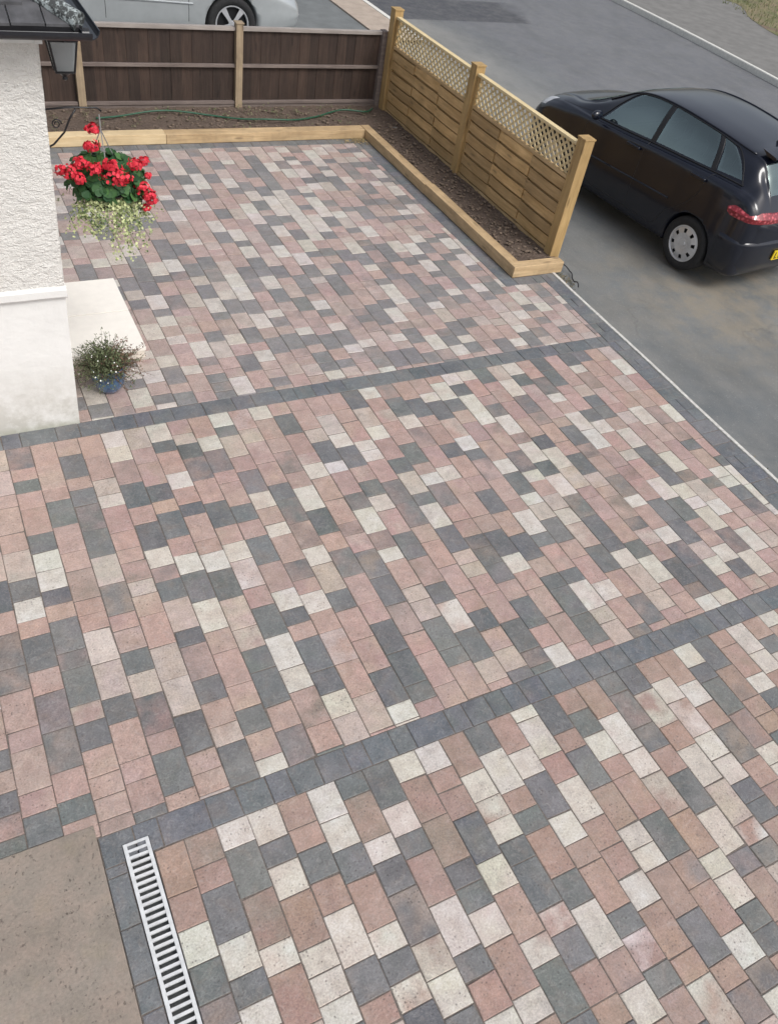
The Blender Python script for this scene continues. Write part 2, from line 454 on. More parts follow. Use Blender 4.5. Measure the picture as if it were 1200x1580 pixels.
W = .163
LEN = {'3': .122, '4': .163, '6': .245}
PAT = {
    ('A', 1): (0.000, 'R6 R4 W4 G4 B3'),
    ('A', 2): (0.082, 'B6 R3 G6 W4 G3 W3'),
    ('A', 3): (0.027, 'W4 G6 B6 W3 R6'),
    ('A', 4): (0.068, 'W6 G3 W4 R6 W3 W3 W3'),
    ('A', 5): (0.082, 'R6 R3 G4 R4 W6 G4 R3'),
    ('A', 6): (0.054, 'W6 W4 G4 R6 W3 G3 M3 G3'),
    ('A', 7): (0.041, 'G4 B6 W3 G4 B6 M4 W4'),
    ('A', 8): (0.000, 'G6 W4 G3 R6 W6 G3 R4'),
    ('A', 9): (0.014, 'W4 R6 B6 G3 G3 W4 R6 W3'),
    ('A', 10): (0.082, 'W6 R3 R4 G6 W4 R6 M3 G6'),
    ('A', 11): (0.000, 'R6 W4 M3 W3 G3 G6 M3 G4 R4 R3'),
    ('A', 12): (0.068, 'G6 W6 R3 G3 R6 G4 W6 B4 W4'),
    ('A', 13): (0.014, 'R6 W4 G6 W4 R3 R6 G3 M4 G3 R4'),
    ('A', 14): (0.082, 'W4 W6 R4 W6 R4 R4 W4 R6 R3 M6'),
    ('A', 15): (0.014, 'G6 R3 G6 ?6 W3 W3 R6 G6 R3 B4'),
    ('A', 16): (0.014, 'R4 G4 W4 R3 ?6 G6 B4 R6 W4 B3 W3'),
    ('A', 17): (0.000, 'R6 W6 W4 ?6 R6 W3 W4 G3 G3'),
    ('A', 18): (0.027, 'G4 B6 B4 R4 ?6 W6 B3 R6'),
    ('A', 19): (0.054, 'G6 M6 R4 W6 ?6 M3 B3'),
    ('A', 20): (0.082, 'R6 W4 M6 W4 W4'),
    ('A', 21): (0.000, 'R6 W4 R4 B6 R4'),
    ('A', 22): (0.082, 'W6 G3 G6 B6 W3'),
    ('A', 23): (0.000, 'G6 B6 R3 R3'),
    ('A', 24): (0.041, 'R4 R6 W3 G3'),
    ('A', 25): (0.014, 'W6 W4'),
    ('A', 26): (0.082, 'R6 G3'),
    ('A', 27): (0.054, 'W4'),
    ('B', -3): (0.014, '?4 ?6 ?6 ?6 ?6 ?6 ?6 ?6 ?6 R6 G3 R3 G3'),
    ('B', -2): (0.014, '?6 ?6 ?6 ?6 L6 G6 R4 B6 B4 R6 R3 R6 R3'),
    ('B', -1): (0.027, 'L6 L6 R3 R6 R4 L6 G4 W4 R3 G6 R4 B6 B6 R4 G3'),
    ('B', 0): (0.014, 'B6 R3 G3 R4 R6 G4 W4 W4 G3 R3 G6 B3 G6 L3 G4 R4 R3 R3'),
    ('B', 1): (0.000, 'R6 R6 R3 G6 R6 R4 B6 R3 R3 W6 L6 G4 R6 R3 R4'),
    ('B', 2): (0.068, 'R6 G6 R3 G4 B6 G6 L6 B6 R3 L4 G4 L4 B6 R3 G6 R3'),
    ('B', 3): (0.000, 'R6 R6 L4 W3 R6 R4 R3 B4 L3 L4 R6 L6 L6 G6 R3 R3'),
    ('B', 4): (0.068, 'W6 W4 B6 G6 R4 G6 W4 B3 G4 L6 G3 B6 G4 R4 L3 G6'),
    ('B', 5): (0.000, 'L6 R4 R6 G4 R3 G6 R4 W4 G6 W6 R4 R6 R4 G4 R4 W3'),
    ('B', 6): (0.041, 'W6 G3 R6 W4 R4 G3 R6 R3 W4 G6 L6 L4 G4 G6 R4 B6'),
    ('B', 7): (0.082, 'R6 L3 G4 B6 R6 G6 R4 W4 M6 R4 G6 W6 W4 B6 R4'),
    ('B', 8): (0.000, 'R6 W4 B6 R3 R6 G4 R4 G6 R6 W4 G3 R3 G6 G4 W4 L6'),
    ('B', 9): (0.082, 'W6 G3 L6 R4 B6 W4 R4 W3 R6 B4 R3 W4 R4 L6 R6 L6'),
    ('B', 10): (0.000, 'L6 L4 L6 R6 G4 B6 B6 W4 L6 G4 R6 R6 G6 W3'),
    ('B', 11): (0.082, '?6 R6 R4 B6 R4 W6 G6 R4 B6 R6 R4 G6 G6 G3 R3'),
    ('B', 12): (0.014, '?4 G6 R6 L3 W4 R6 R6 B3 L4 B6 G6 B6 R4 R6 R4'),
    ('B', 13): (0.027, '?4 ?6 L4 G6 W3 R6 B4 W6 B4 W3 R6 L3 L4 G6 G3 R6'),
    ('B', 14): (0.000, '?6 ?6 W4 G6 R4 G4 W4 R6 ?6 B6 G4 M6 G6 L4 R3'),
    ('B', 15): (0.027, 'R6 R4 R6 W3 W3 R6 B6 B6 R4 R6 R6 R4 G4 R4 L4 G3'),
    ('B', 16): (0.000, 'G6 L6 W4 R6 G4 L6 G3 W6 G6 L3 L3 R4 R6 G6 B3'),
    ('B', 17): (0.014, '?4 R4 L4 R4 R3 G6 R3 W3 B6 R4 R4 B3 B4 G4 R4 G6 R4 W4'),
    ('B', 18): (0.054, '?6 G6 W4 B6 R6 W4 R4 R6 R4 G6 W4 R4 R6 R6 R3'),
    ('B', 19): (0.000, 'R6 G6 ?3 R6 G4 R6 R4 G6 R6 G6 R4 G3 G6 G6'),
    ('B', 20): (0.041, '?6 W3 G6 L6 W4 G3 B6 R6 R3 ?6 G3 R6 G3 W6 L3 L6'),
    ('B', 21): (0.068, '?4 W6 ?4 R4 R6 R6 W4 G6 W3 L4 G6 R4 R6 W4 R6'),
    ('B', 22): (0.082, 'W6 G4 W6 W4 B3 R6 B6 W3 R4 L4 W4 L6 G6 R6 B6'),
    ('B', 23): (0.027, 'W4 ?6 R3 B4 W6 B3 W6 G4 W6 B6 G6 ?3 W4 L6 L4 R3'),
    ('B', 24): (0.027, 'G6 ?3 R4 R6 R6 G4 W6 L6 ?3 R6 R6 G4 W6 R3 R4'),
    ('B', 25): (0.027, 'L6 W6 B6 B4 R6 R4 G6 L4 R3 B6 B3 L4 R4 G6 B3 W4'),
    ('B', 26): (0.068, 'W6 G4 L6 R6 R3 G6 ?4 R6 B6 W3 R6 W4 B6 G6 W3'),
    ('B', 27): (0.054, '?4 R4 B6 W3 ?4 W6 ?6 R6 B4 R6 G6 G6 L4 W4 R6'),
    ('B', 28): (0.054, '?6 G6 R3 R6 ?4 ?4 R6 L3 R6 W6 G6 R3 R4 W4 G4 L3'),
    ('B', 29): (0.014, '?6 R6 L4 G4 G4 R4 W6 G6 G6 W4 W3 W6 B6 W6 R3'),
    ('B', 30): (0.054, '?6 W3 B6 L6 ?3 L4 R6 R4 W6 B3 L6 W4 R4 W6 R3'),
    ('B', 31): (0.082, '?6 ?6 R6 ?6 ?6 L6 ?6 R6 B3 R6 R3 L4 L4'),
    ('B', 32): (0.041, '?6 ?6 L6 ?6 ?6 B6 G3 R6 W3 W3 G4 B4 R6'),
    ('B', 33): (0.027, '?6 W6 ?6 ?6 ?6 ?6 R6 G3 W6 W6 W3'),
    ('C', 8): (0.027, '?4 ?6 ?6 ?6 ?6 ?6 ?6 ?6 ?6 ?6 ?6 ?6 ?6 L4 G4'),
    ('C', 9): (0.000, '?6 ?6 ?6 ?6 ?6 ?6 ?6 ?6 ?6 ?6 ?6 G6 ?6 W6 G3'),
    ('C', 10): (0.000, '?6 ?6 ?6 ?6 ?6 ?6 ?6 ?6 ?6 R6 ?4 W6 ?3 R6 B6 R3'),
    ('C', 11): (0.041, '?6 ?6 ?6 ?6 ?6 ?6 ?6 ?6 ?6 ?6 G4 W6 ?4 R6 L6'),
    ('C', 12): (0.082, '?4 ?6 ?6 ?6 ?6 ?6 ?6 ?6 G6 ?6 ?6 B4 ?6 L4 G6 W6 G3'),
    ('C', 13): (0.027, '?6 ?6 ?6 ?6 ?6 W3 G6 W6 L4 R6 ?3 R6 ?6 B6 ?4 W4 G6 L6'),
    ('C', 14): (0.027, 'R6 ?3 B6 ?6 R6 ?6 ?6 ?6 R6 R6 L4 L3 R3 L6 W6 W6 ?6 W6'),
    ('C', 15): (0.054, '?3 W6 ?4 W6 ?6 W6 ?4 W6 ?6 W6 G6 ?6 ?6 G6'),
    ('C', 16): (0.082, '?3 L6 G6 ?4 W6 ?4 B6 ?6 ?6 R6 ?6 G3 ?6 G6 ?3 W6 ?6 L4'),
    ('C', 17): (0.014, '?6 ?6 ?6 ?6 R4 ?6 ?6 L6 ?4 R3 L6 ?6 L6 G6 R3 ?6 G6'),
    ('C', 18): (0.041, '?4 ?6 G6 L6 ?6 G4 ?6 ?6 ?6 ?6 G6 W6 R3'),
    ('C', 19): (0.054, '?4 L6 ?3 ?6 ?6 ?6 ?6 G6 ?3 G6 W6 ?3 ?6 ?6 G6'),
    ('C', 20): (0.027, '?4 ?6 R6 G6 ?6 ?6 W6 W6 ?4 ?4 G6 W6 G3'),
    ('C', 21): (0.068, 'W4 ?4 ?6 ?6 ?6 ?6 ?6 ?6 ?6 ?6 W6'),
    ('C', 22): (0.000, '?6 L6 ?6 ?6 ?6 G4'),
    ('C', 23): (0.054, '?6 ?6 ?6 ?6 ?6 W4'),
    ('C', 25): (0.014, '?6 ?6 G3'),
    ('C', 26): (0.082, '?6 ?6 W6'),
}

def field(name, org, k0, k1, y_hi, y_lo, near, clips, skip=None):
    for k in range(k0, k1):
        x0 = org+k*W; x1 = x0+W
        st, seq = PAT.get((name, k), (None, '')); seq = seq.split()
        y = y_hi + (random.choice((0, .04, .08)) if st is None else st)
        i = 0
        last = None
        while y > y_lo:
            if i < len(seq): code, L = seq[i][0], LEN[seq[i][1]]; code = rnd_tone() if code == '?' else code
            else:
                L = LEN[random.choices('346', (.40, .33, .27))[0]]; code = rnd_tone() if random.random() < .35 else random.choice([q for q in 'RRRWGGBL' if q != last])
            last = code; i += 1
            yb = y-L
            p = rect(x0, yb, x1, min(y, y_hi))
            if not (skip and skip((x0+x1)/2, (y+yb)/2)):
                cl_ = list(clips)
                if name == 'B' and x1 < .02 and yb < 1.93: cl_.append(above(1.93))
                if name == 'C' and (y+yb)/2 > 6.08: cl_.append(leftof(5.12))
                block(p, code, near, cl_)
            y = yb

BX = left_of_border
far = lambda *a: None
# bounds as clip half-planes (keep left)
def above(y): return ((0, y), (1, y))        # keep y > value
def below(y): return ((1, y), (0, y))        # keep y < value
def rightof(x): return ((x, 1), (x, 0))      # keep x > value
def leftof(x): return ((x, 0), (x, 1))       # keep x < value
field('A', .050, 0, 34, 1.695, -.6, True, [BX, below(1.695), rightof(.228)])
field('B', .022, -14, 36, 4.852, 1.857, False, [BX, below(4.852), above(1.857)], lambda x, y: False)
for k in range(-14, 0):                       # fill between the slab edge and the cut course
    pass
field('C', .003, 3, 36, 9.85, 5.018, None, [BX, above(5.018), below(9.85), rightof(.565), leftof(5.64)],
      lambda x, y: False)
def course_x(x0, x1, y0, y1, clips=()):
    x = x0
    while x < x1-.02:
        L = random.choice((.163, .163, .245, .245, .122)); e = min(x+L, x1)
        block(rect(x, y0, e, y1), 'D', False, clips); x = e
def course_y(y0, y1, x0, x1, clips=()):
    y = y0
    while y < y1-.02:
        L = random.choice((.163, .163, .245, .245, .122)); e = min(y+L, y1)
        block(rect(x0, y, x1, e), 'D', False, clips); y = e
course_x(-3, 5.8, 4.852, 5.018, [BX])
course_x(0.0, 5.8, 1.695, 1.857, [BX, ((.235, 1.79), (.1, 1.79)) if False else above(1.69)])
course_x(.60, 5.12, 9.85, 10.0)
course_y(6.08, 10.0, 5.12, 5.285)
course_x(5.285, 5.80, 6.08, 6.235, [BX])
course_y(-.6, 1.695, 0.0, .098)
# stretcher course between field and kerb: blocks across the edge
y = -.3
while y < 6.24:
    e = y+.163; xm = lerp_line(BORD_IN, (y+e)/2)
    kk = lerp_line(KERB_IN, (y+e)/2)
    a, b = lerp_line(BORD_IN, y), lerp_line(BORD_IN, e); c, d = lerp_line(KERB_IN, y), lerp_line(KERB_IN, e)
    if random.random() < .55: block([(a, y), (c, y), (d, e), (b, e)], 'D')
    else:
        m1, m2 = a+(c-a)*.45, b+(d-b)*.45
        block([(a, y), (m1, y), (m2, e), (b, e)], 'D'); block([(m1, y), (c, y), (d, e), (m2, e)], 'D')
    y = e
# small closers left and right of the drain head
block(rect(.098, 1.62, .10, 1.695), 'D')
me = bpy.data.meshes.new('block_paving'); pav.to_mesh(me); pav.free(); me.materials.append(M_BLOCK)
o = bpy.data.objects.new('block_paving', me); COL.objects.link(o); tag(o, kind='structure')

b = bmesh.new()
ring = [(-3, 1.9), (-3, 5.3), (.6, 5.3), (.6, 10.02), (5.3, 10.02), (5.3, 6.3), (5.82, 6.3), (5.655, -.6), (.23, -.6), (.23, 1.76), (.10, 1.76), (.10, -.6), (0, -.6), (0, 1.9)]
sheet(b, ring, -.0042); bmesh.ops.triangulate(b, faces=b.faces)
tag(obj('joint_sand', b, M_JOINT), kind='structure')

# ------------------------------------------------------------------ ground, kerbs, beds
b = bmesh.new(); sheet(b, [(-150, -150), (150, -150), (150, 150), (-150, 150)], -.05)
tag(obj('road', b, M_ROAD), kind='structure')

b = bmesh.new()     # thin white concrete edging along the drive, slightly wavy
n = 40; prev = None
for i in range(n+1):
    y = -.6+(6.42+.6)*i/n; x = lerp_line(KERB_IN, y)+.004*math.sin(y*3.1)
    wd = .042+.006*noise.noise(Vector((y*4, 0, 0)))
    cur = [b.verts.new((x+.002, y, -.06)), b.verts.new((x+.002, y, .003)), b.verts.new((x+.006, y, .008)), b.verts.new((x+wd-.006, y, .007)), b.verts.new((x+wd, y, .0)), b.verts.new((x+wd+.004, y, -.06))]
    if prev:
        for k in range(5): b.faces.new((prev[k], prev[k+1], cur[k+1], cur[k]))
    prev = cur
tag(obj('drive_edging', b, M_KERB), kind='structure')

def strip(name, line, prof, mat, seg=None):
    """sweep a (offset, z) profile along a 2D line"""
    b = bmesh.new(); prev = None
    for i, p in enumerate(line):
        q0 = Vector(line[max(i-1, 0)]); q1 = Vector(line[min(i+1, len(line)-1)]); t = (q1-q0).normalized(); nn = Vector((t.y, -t.x))
        cur = [b.verts.new((p[0]+nn.x*o_, p[1]+nn.y*o_, z)) for o_, z in prof]
        if prev:
            for k in range(len(prof)-1): b.faces.new((prev[k], cur[k], cur[k+1], prev[k+1]))
        prev = cur
    return tag(obj(name, b, mat), kind='structure')
def smooth_line(pts, n=8):
    out = []
    for i in range(len(pts)-1):
        p0, p1, p2, p3 = [Vector(pts[min(max(j, 0), len(pts)-1)]) for j in (i-1, i, i+1, i+2)]
        for k in range(n):
            t = k/n; out.append(tuple(.5*((2*p1)+(p2-p0)*t+(2*p0-5*p1+4*p2-p3)*t*t+(3*p1-p0-3*p2+p3)*t**3)))
    out.append(tuple(pts[-1])); return out
fk = smooth_line([(13.6, -4), (14.6, 4), (15.2, 8.5), (15.60, 12.0), (15.80, 15.1), (15.86, 17.8), (15.9, 21), (15.9, 40)], 8)
strip('far_kerb', fk, [(0, -.06), (.0, .055), (.010, .072), (.085, .072), (.115, .064)], M_FKERB)
b = bmesh.new()
pl = [(x+.11, y) for x, y in fk]
sheet(b, pl+[(60, 40), (60, -4)], .062); bmesh.ops.triangulate(b, faces=b.faces)
tag(obj('far_pavement', b, M_PAVE), kind='structure')
# tan footway beyond the garden, left of the carriageway
strip('near_footway', [(7.64, 14.2), (7.64, 30)], [(0, -.05), (0, .01), (.72, .012), (.722, -.05)], M_TAN)
strip('near_kerb', [(8.365, 14.2), (8.37, 30)], [(0, -.05), (.0, .018), (.10, .016), (.103, -.05)], M_FKERB)
b = bmesh.new(); sheet(b, [(-8, 11.2), (7.63, 11.2), (7.63, 30), (-8, 30)], -.015)
tag(obj('neighbour_hardstanding', b, M_DRIVE2), kind='structure')

def rough_ground(name, x0, x1, y0, y1, z, mat, amp=.02, step=.035):
    b = bmesh.new(); nx = max(2, int((x1-x0)/step)); ny = max(2, int((y1-y0)/step)); g = []
    for i in range(nx+1):
        row = []
        for j in range(ny+1):
            x = x0+(x1-x0)*i/nx; y = y0+(y1-y0)*j/ny
            h = noise.fractal(Vector((x*5, y*5, 3)), 1, 2, 4)*amp
            row.append(b.verts.new((x, y, z+h)))
        g.append(row)
    for i in range(nx):
        for j in range(ny): b.faces.new((g[i][j], g[i+1][j], g[i+1][j+1], g[i][j+1]))
    return tag(obj(name, b, mat, smooth=True), kind='structure')
rough_ground('soil', -3, 5.95, 10.16, 10.97, .075, M_SOIL, .018)
rough_ground('soil', 5.40, 5.99, 6.34, 10.16, .070, M_SOIL, .016)
# clods, bark and pebbles scattered over both beds
b = bmesh.new()
for i in range(900):
    if random.random() < .45: x, y = random.uniform(.7, 5.9), random.uniform(10.2, 10.9)
    else: x, y = random.uniform(5.42, 5.92), random.uniform(6.38, 10.2)
    s = random.uniform(.006, .022)
    r = bmesh.ops.create_icosphere(b, subdivisions=1, radius=s)
    for v in r['verts']: v.co = Vector((v.co.x*random.uniform(.7, 1.5), v.co.y, v.co.z*.7))+Vector((x, y, .085))
tag(obj('soil_clods', b, simple('clod', (.16, .12, .09), .95, .5, 25)), kind='stuff')

# riven slab by the threshold
b = bmesh.new(); box(b, (-3, -1.2, -.04), (-.002, 1.927, .004), .004)
tag(obj('patio', b, M_PATIO), kind='structure')

# ------------------------------------------------------------------ drain channel
dr = empty('drain_channel', (.163, .6, 0)); tag(dr, 'white slotted drainage channel let into the dark edge blocks beside the brown slab', 'drain')
y0, y1 = -1.1, 1.175
M_GRATE = simple('white_grating', (.62, .63, .635), .5, .14, 22)
M_VOID = simple('drain_trough', (.025, .025, .028), .8, .2)
b = bmesh.new()
x0, x1 = -.062, .062
box(b, (x0, y0, -.012), (x0+.018, y1, .006), .0015); box(b, (x1-.018, y0, -.012), (x1, y1, .006), .0015)
box(b, (x0+.018, y1-.012, -.012), (x1-.018, y1, .0055), .001)
y = y1-.012; 
while y > y0:
    box(b, (x0+.018, y-.0335, -.012), (x1-.018, y-.021, .0045), .001)
    y -= .0335
obj('grate', b, M_GRATE, dr)
b = bmesh.new()
box(b, (x0-.003, y0, -.10), (x0+.002, y1+.003, .001)); box(b, (x1-.002, y0, -.10), (x1+.003, y1+.003, .001)); box(b, (x0, y0, -.10), (x1, y1, -.09))
obj('trough', b, M_VOID, dr)

# ------------------------------------------------------------------ sleepers
def sleeper(lo, hi, mat, label, rz=0, cut=None):
    cx = Vector([(a+b_)/2 for a, b_ in zip(lo, hi)]); cx.z = lo[2]
    b = bmesh.new(); box(b, Vector(lo)-cx, Vector(hi)-cx, .006)
    o = obj('timber_sleeper', b, mat); o.location = cx; o.rotation_euler.z = rz
    tag(o, label, 'sleeper', 'timber sleepers edging the raised beds'); return o
ZS = .112
sleeper((.62, 10.005, 0), (2.60, 10.165, ZS+.004), M_SLEEP_P, 'pale yellow new sleeper behind the red flowers, next to the white wall')
sleeper((2.603, 10.0, 0), (5.28, 10.16, ZS), M_SLEEP_X, 'long brown sleeper along the foot of the dark fence, right of the pale one')
sleeper((5.285, 8.30, 0), (5.405, 10.16, ZS+.003), M_SLEEP_Y, 'sleeper in the far half of the bed edge facing the trellis fence, at the corner')
sleeper((5.29, 6.36, 0), (5.41, 8.297, ZS+.012), M_SLEEP_Y, 'sleeper in the near half of the bed edge facing the trellis fence')
sleeper((5.288, 6.24, 0), (5.95, 6.357, ZS+.012), M_SLEEP_X, 'short sleeper closing the near end of the bed at the fence post')

# ------------------------------------------------------------------ trellis fence on the right
fx = 5.98
tf = empty('trellis_fence', (fx, 6.5, 0)); tag(tf, 'new yellowish pine fence of overlapped boards with diamond trellis top, beside the road', 'fence')
posts = [0.02, 2.19, 4.33]
for i, yy in enumerate(posts):
    b = bmesh.new(); box(b, (-.064, -.064, -.06), (.064, .064, 1.335), .006); box(b, (-.070, -.070, 1.335), (.070, .070, 1.352), .004)
    p = obj('post', b, M_POST, tf); p.location.y = yy
    p['label'] = ['near end fence post', 'middle fence post', 'far corner fence post'][i]
def panel(ya, yb):
    e = bpy.data.objects.new('panel', None); COL.objects.link(e); e.parent = tf; e.location = (0, ya, 0)
    L = yb-ya
    b = bmesh.new()          # lapped boards, each leaning over the one below, broken by hidden battens
    n = 6; z0 = .10; z1 = .885; h = (z1-z0)/n; gap = .026
    ly_ = b.loops.layers.float_color.new('tint')
    box(b, (.014, .03, .10), (.020, L-.03, .885), 0)
    for r in range(n):
        za = z0+r*h; cuts = [0.03, L*.33, L*.67, L-.03]
        for q in range(3):
            out = .024 if (q+r) % 2 else .012; dz = random.uniform(-.005, .005) + (.007 if q == 1 else 0)
            ya_, yb_ = cuts[q]+.002, cuts[q+1]-.002
            nf_ = len(b.faces); tv_ = random.random()
            m = 6; prev = None      # each length bows between the battens
            for i_ in range(m+1):
                f = i_/m; bow = math.sin(math.pi*f)*.012; y_ = ya_+(yb_-ya_)*f
                cur = [b.verts.new(p) for p in ((-.010-out-bow, y_, za+gap*.5+dz), (-.004-out-bow, y_, za+h-gap*.5+dz), (.006-out-bow, y_, za+h-gap*.5+dz), (.0-out-bow, y_, za+gap*.5+dz))]
                if prev:
                    for k_ in range(4): b.faces.new((prev[k_], prev[(k_+1) % 4], cur[(k_+1) % 4], cur[k_]))
                else: b.faces.new(cur)
                prev = cur
            b.faces.new(prev[::-1])
            b.faces.ensure_lookup_table()
            for f_ in b.faces[nf_:]:
                for l_ in f_.loops: l_[ly_] = (tv_, tv_, tv_, 1)
    obj('boards', b, M_BOARD, e)
    for yy in (0.0, L-.03):
        b = bmesh.new(); box(b, (-.026, yy, .09), (.022, yy+.03, 1.25), .003); obj('batten', b, M_POST, e)
    for q in (.33, .67):
        b = bmesh.new(); box(b, (-.058, L*q-.013, .10), (-.046, L*q+.013, .88), .001) if False else box(b, (.0, L*q-.013, .10), (.02, L*q+.013, .88), .001); obj('batten', b, M_POST, e)
    b = bmesh.new(); box(b, (-.034, .03, .887), (.022, L-.03, .922), .003); obj('middle_rail', b, M_GREEN_WOOD, e)
    b = bmesh.new(); box(b, (-.036, .0, 1.238), (.032, L, 1.268), .004); obj('top_rail', b, M_LATH, e)
    b = bmesh.new(); box(b, (-.03, .0, .0), (.01, L, .096), .004); obj('gravel_board', b, M_GREEN_WOOD, e)
    b = bmesh.new()          # diamond trellis
    za, zb = .922, 1.238; hh = zb-za
    sp_ = .098
    for s in (1, -1):
        t = -hh
        while t < L:
            # lath from (t, za) to (t+hh*k, zb)
            k = 1.1
            ya_, yb_ = (t, t+hh*k) if s > 0 else (t+hh*k, t)
            p0 = Vector((0, ya_, za)); p1 = Vector((0, yb_, zb))
            lo_, hi_ = .03, L-.03
            def cl(p, q, lim, greater):
                if (p.y > lim) == greater or (q.y > lim) != greater: return p
                return p+(q-p)*((lim-p.y)/(q.y-p.y))
            if max(p0.y, p1.y) > lo_ and min(p0.y, p1.y) < hi_:
                a, c = p0.copy(), p1.copy()
                if a.y < lo_: a = p0+(p1-p0)*((lo_-p0.y)/(p1.y-p0.y))
                if c.y < lo_: c = p0+(p1-p0)*((lo_-p0.y)/(p1.y-p0.y))
                if a.y > hi_: a = p0+(p1-p0)*((hi_-p0.y)/(p1.y-p0.y))
                if c.y > hi_: c = p0+(p1-p0)*((hi_-p0.y)/(p1.y-p0.y))
                if (a-c).length > .02:
                    d = (c-a).normalized(); side = Vector((0, d.z, -d.y))*.0115; xo = -.010 if s > 0 else .0005
                    vv = []
                    for x in (xo, xo+.0095):
                        for sgn in (-1, 1):
                            for P in (a, c): vv.append(b.verts.new(P+side*sgn+Vector((x, 0, 0))))
                    for f in ((0, 1, 3, 2), (4, 6, 7, 5), (0, 4, 5, 1), (2, 3, 7, 6), (0, 2, 6, 4), (1, 5, 7, 3)): b.faces.new([vv[i] for i in f])
            t += sp_
    obj('trellis', b, M_LATH, e)
panel(posts[0]+.066, posts[1]-.066); panel(posts[1]+.066, posts[2]-.066)

# ------------------------------------------------------------------ dark fence at the back
FY = 10.98
df = empty('dark_board_fence', (3.8, FY, 0)); tag(df, 'dark brown close boarded fence with pale posts behind the back bed', 'fence')
ps = [1.83-3.8, 3.83-3.8]
def dark_panel(xa, xb):
    e = bpy.data.objects.new('panel', None); COL.objects.link(e); e.parent = df; e.location = (xa, 0, 0); L = xb-xa
    b = bmesh.new(); x = 0; q = 0; ly_ = b.loops.layers.float_color.new('tint')
    while x < L-.01:
        nf_ = len(b.faces); tv_ = random.random()
        wd = min(.135, L-x); dd = .006*(q % 2)
        box(b, (x, .020+dd+random.uniform(0, .002), .055), (x+wd+.004 if x+wd < L-.01 else x+wd, .034+dd, 1.0+random.uniform(-.004, .004)), 0); x += wd; q += 1
        b.faces.ensure_lookup_table()
        for f_ in b.faces[nf_:]:
            for l_ in f_.loops: l_[ly_] = (tv_, tv_, tv_, 1)
    obj('boards', b, M_DARKBOARD, e)
    b = bmesh.new(); box(b, (0, -.014, .985), (L, .046, 1.03), .004); obj('capping_rail', b, M_CAPRAIL, e)
    b = bmesh.new(); box(b, (0, -.02, .560), (L, .019, .598), .003); obj('middle_rail', b, M_RAIL, e)
    b = bmesh.new(); box(b, (0, -.026, .115), (L, .019, .150), .003); obj('bottom_rail', b, M_RAIL, e)
    b = bmesh.new(); box(b, (0, -.012, -.02), (L, .019, .112), .003); obj('gravel_board', b, M_RAIL, e)
for a, c in ((-4.2, ps[0]-.048), (ps[0]+.048, ps[1]-.048), (ps[1]+.048, 5.925-3.8)): dark_panel(a, c)
for i, x in enumerate(ps):
    b = bmesh.new(); box(b, (-.046, -.05, -.05), (.046, .05, 1.07), .005); box(b, (-.055, -.058, 1.07), (.055, .058, 1.088), .006)
    p = obj('post', b, M_OLDPOST, df); p.location.x = x
b = bmesh.new(); box(b, (-.03, -.045, -.05), (.045, .06, 1.04), .004)
p = obj('post', b, M_RAIL, df); p.location.x = 5.90-3.8; p['label'] = 'slim dark end post beside the corner'

# hosepipe across the back bed
b = bmesh.new()
hp = smooth_line([(1.9, 10.55), (2.6, 10.72), (3.3, 10.62), (3.8, 10.42), (4.3, 10.36), (4.75, 10.5), (5.2, 10.66), (5.55, 10.6), (5.75, 10.75)], 8)
tube(b, [(x, y, .115+.015*math.sin(x*5)) for x, y in hp], .011, 8)
tag(obj('garden_hose', b, simple('green_hose', (.02, .09, .05), .4), smooth=True), 'dark green hosepipe lying along the back soil bed', 'hose')
# black cable and weeds by the end post
b = bmesh.new()
hp = smooth_line([(5.93, 6.40), (6.05, 6.36), (6.10, 6.24), (6.03, 6.12), (5.99, 6.0), (5.94, 5.9)], 8)
tube(b, [(x, y, -.02+.045*max(0, math.sin(i*.22))) for i, (x, y) in enumerate(hp)], .007, 6)
tag(obj('loose_cable', b, M_BLACKIRON, smooth=True), 'short loose black cable on the ground at the foot of the end fence post', 'cable')

# ------------------------------------------------------------------ leaves helper
def leaf(b, lay, p, n, size, t, aspect=1.0, k=5, cup=.2, mi=0):
    n = n.normalized(); a = n.orthogonal().normalized(); a.rotate(Matrix.Rotation(random.uniform(0, 6.28), 3, n)) if False else None
    q = random.uniform(0, 6.28); o_ = n.orthogonal().normalized(); bb = n.cross(o_)
    u = o_*math.cos(q)+bb*math.sin(q); v = n.cross(u)
    vs = [b.verts.new(p+u*math.cos(2*math.pi*i/k)*size*aspect+v*math.sin(2*math.pi*i/k)*size+n*cup*size*(1 if i % 2 else .2)) for i in range(k)]
    f = b.faces.new(vs); f.material_index = mi
    for l in f.loops: l[lay] = (t, t, t, 1)
rv = lambda: Vector((random.gauss(0, 1), random.gauss(0, 1), random.gauss(0, 1))).normalized()
def newleaf():
    b = bmesh.new(); return b, b.loops.layers.float_color.new('tint')

# straw and leaf litter caught in the corner of the sleepers
b, ly = newleaf()
for i in range(260):
    x = 5.26-abs(random.gauss(0, .16)); y = 9.99-abs(random.gauss(0, .10))
    leaf(b, ly, Vector((x, y, .004+random.random()*.012)), Vector((random.gauss(0, .3), random.gauss(0, .3), 1)), random.uniform(.008, .022), random.random(), .3)
tag(obj('leaf_litter', b, leafmat('straw', (.20, .14, .06), (.48, .38, .20))), kind='stuff')
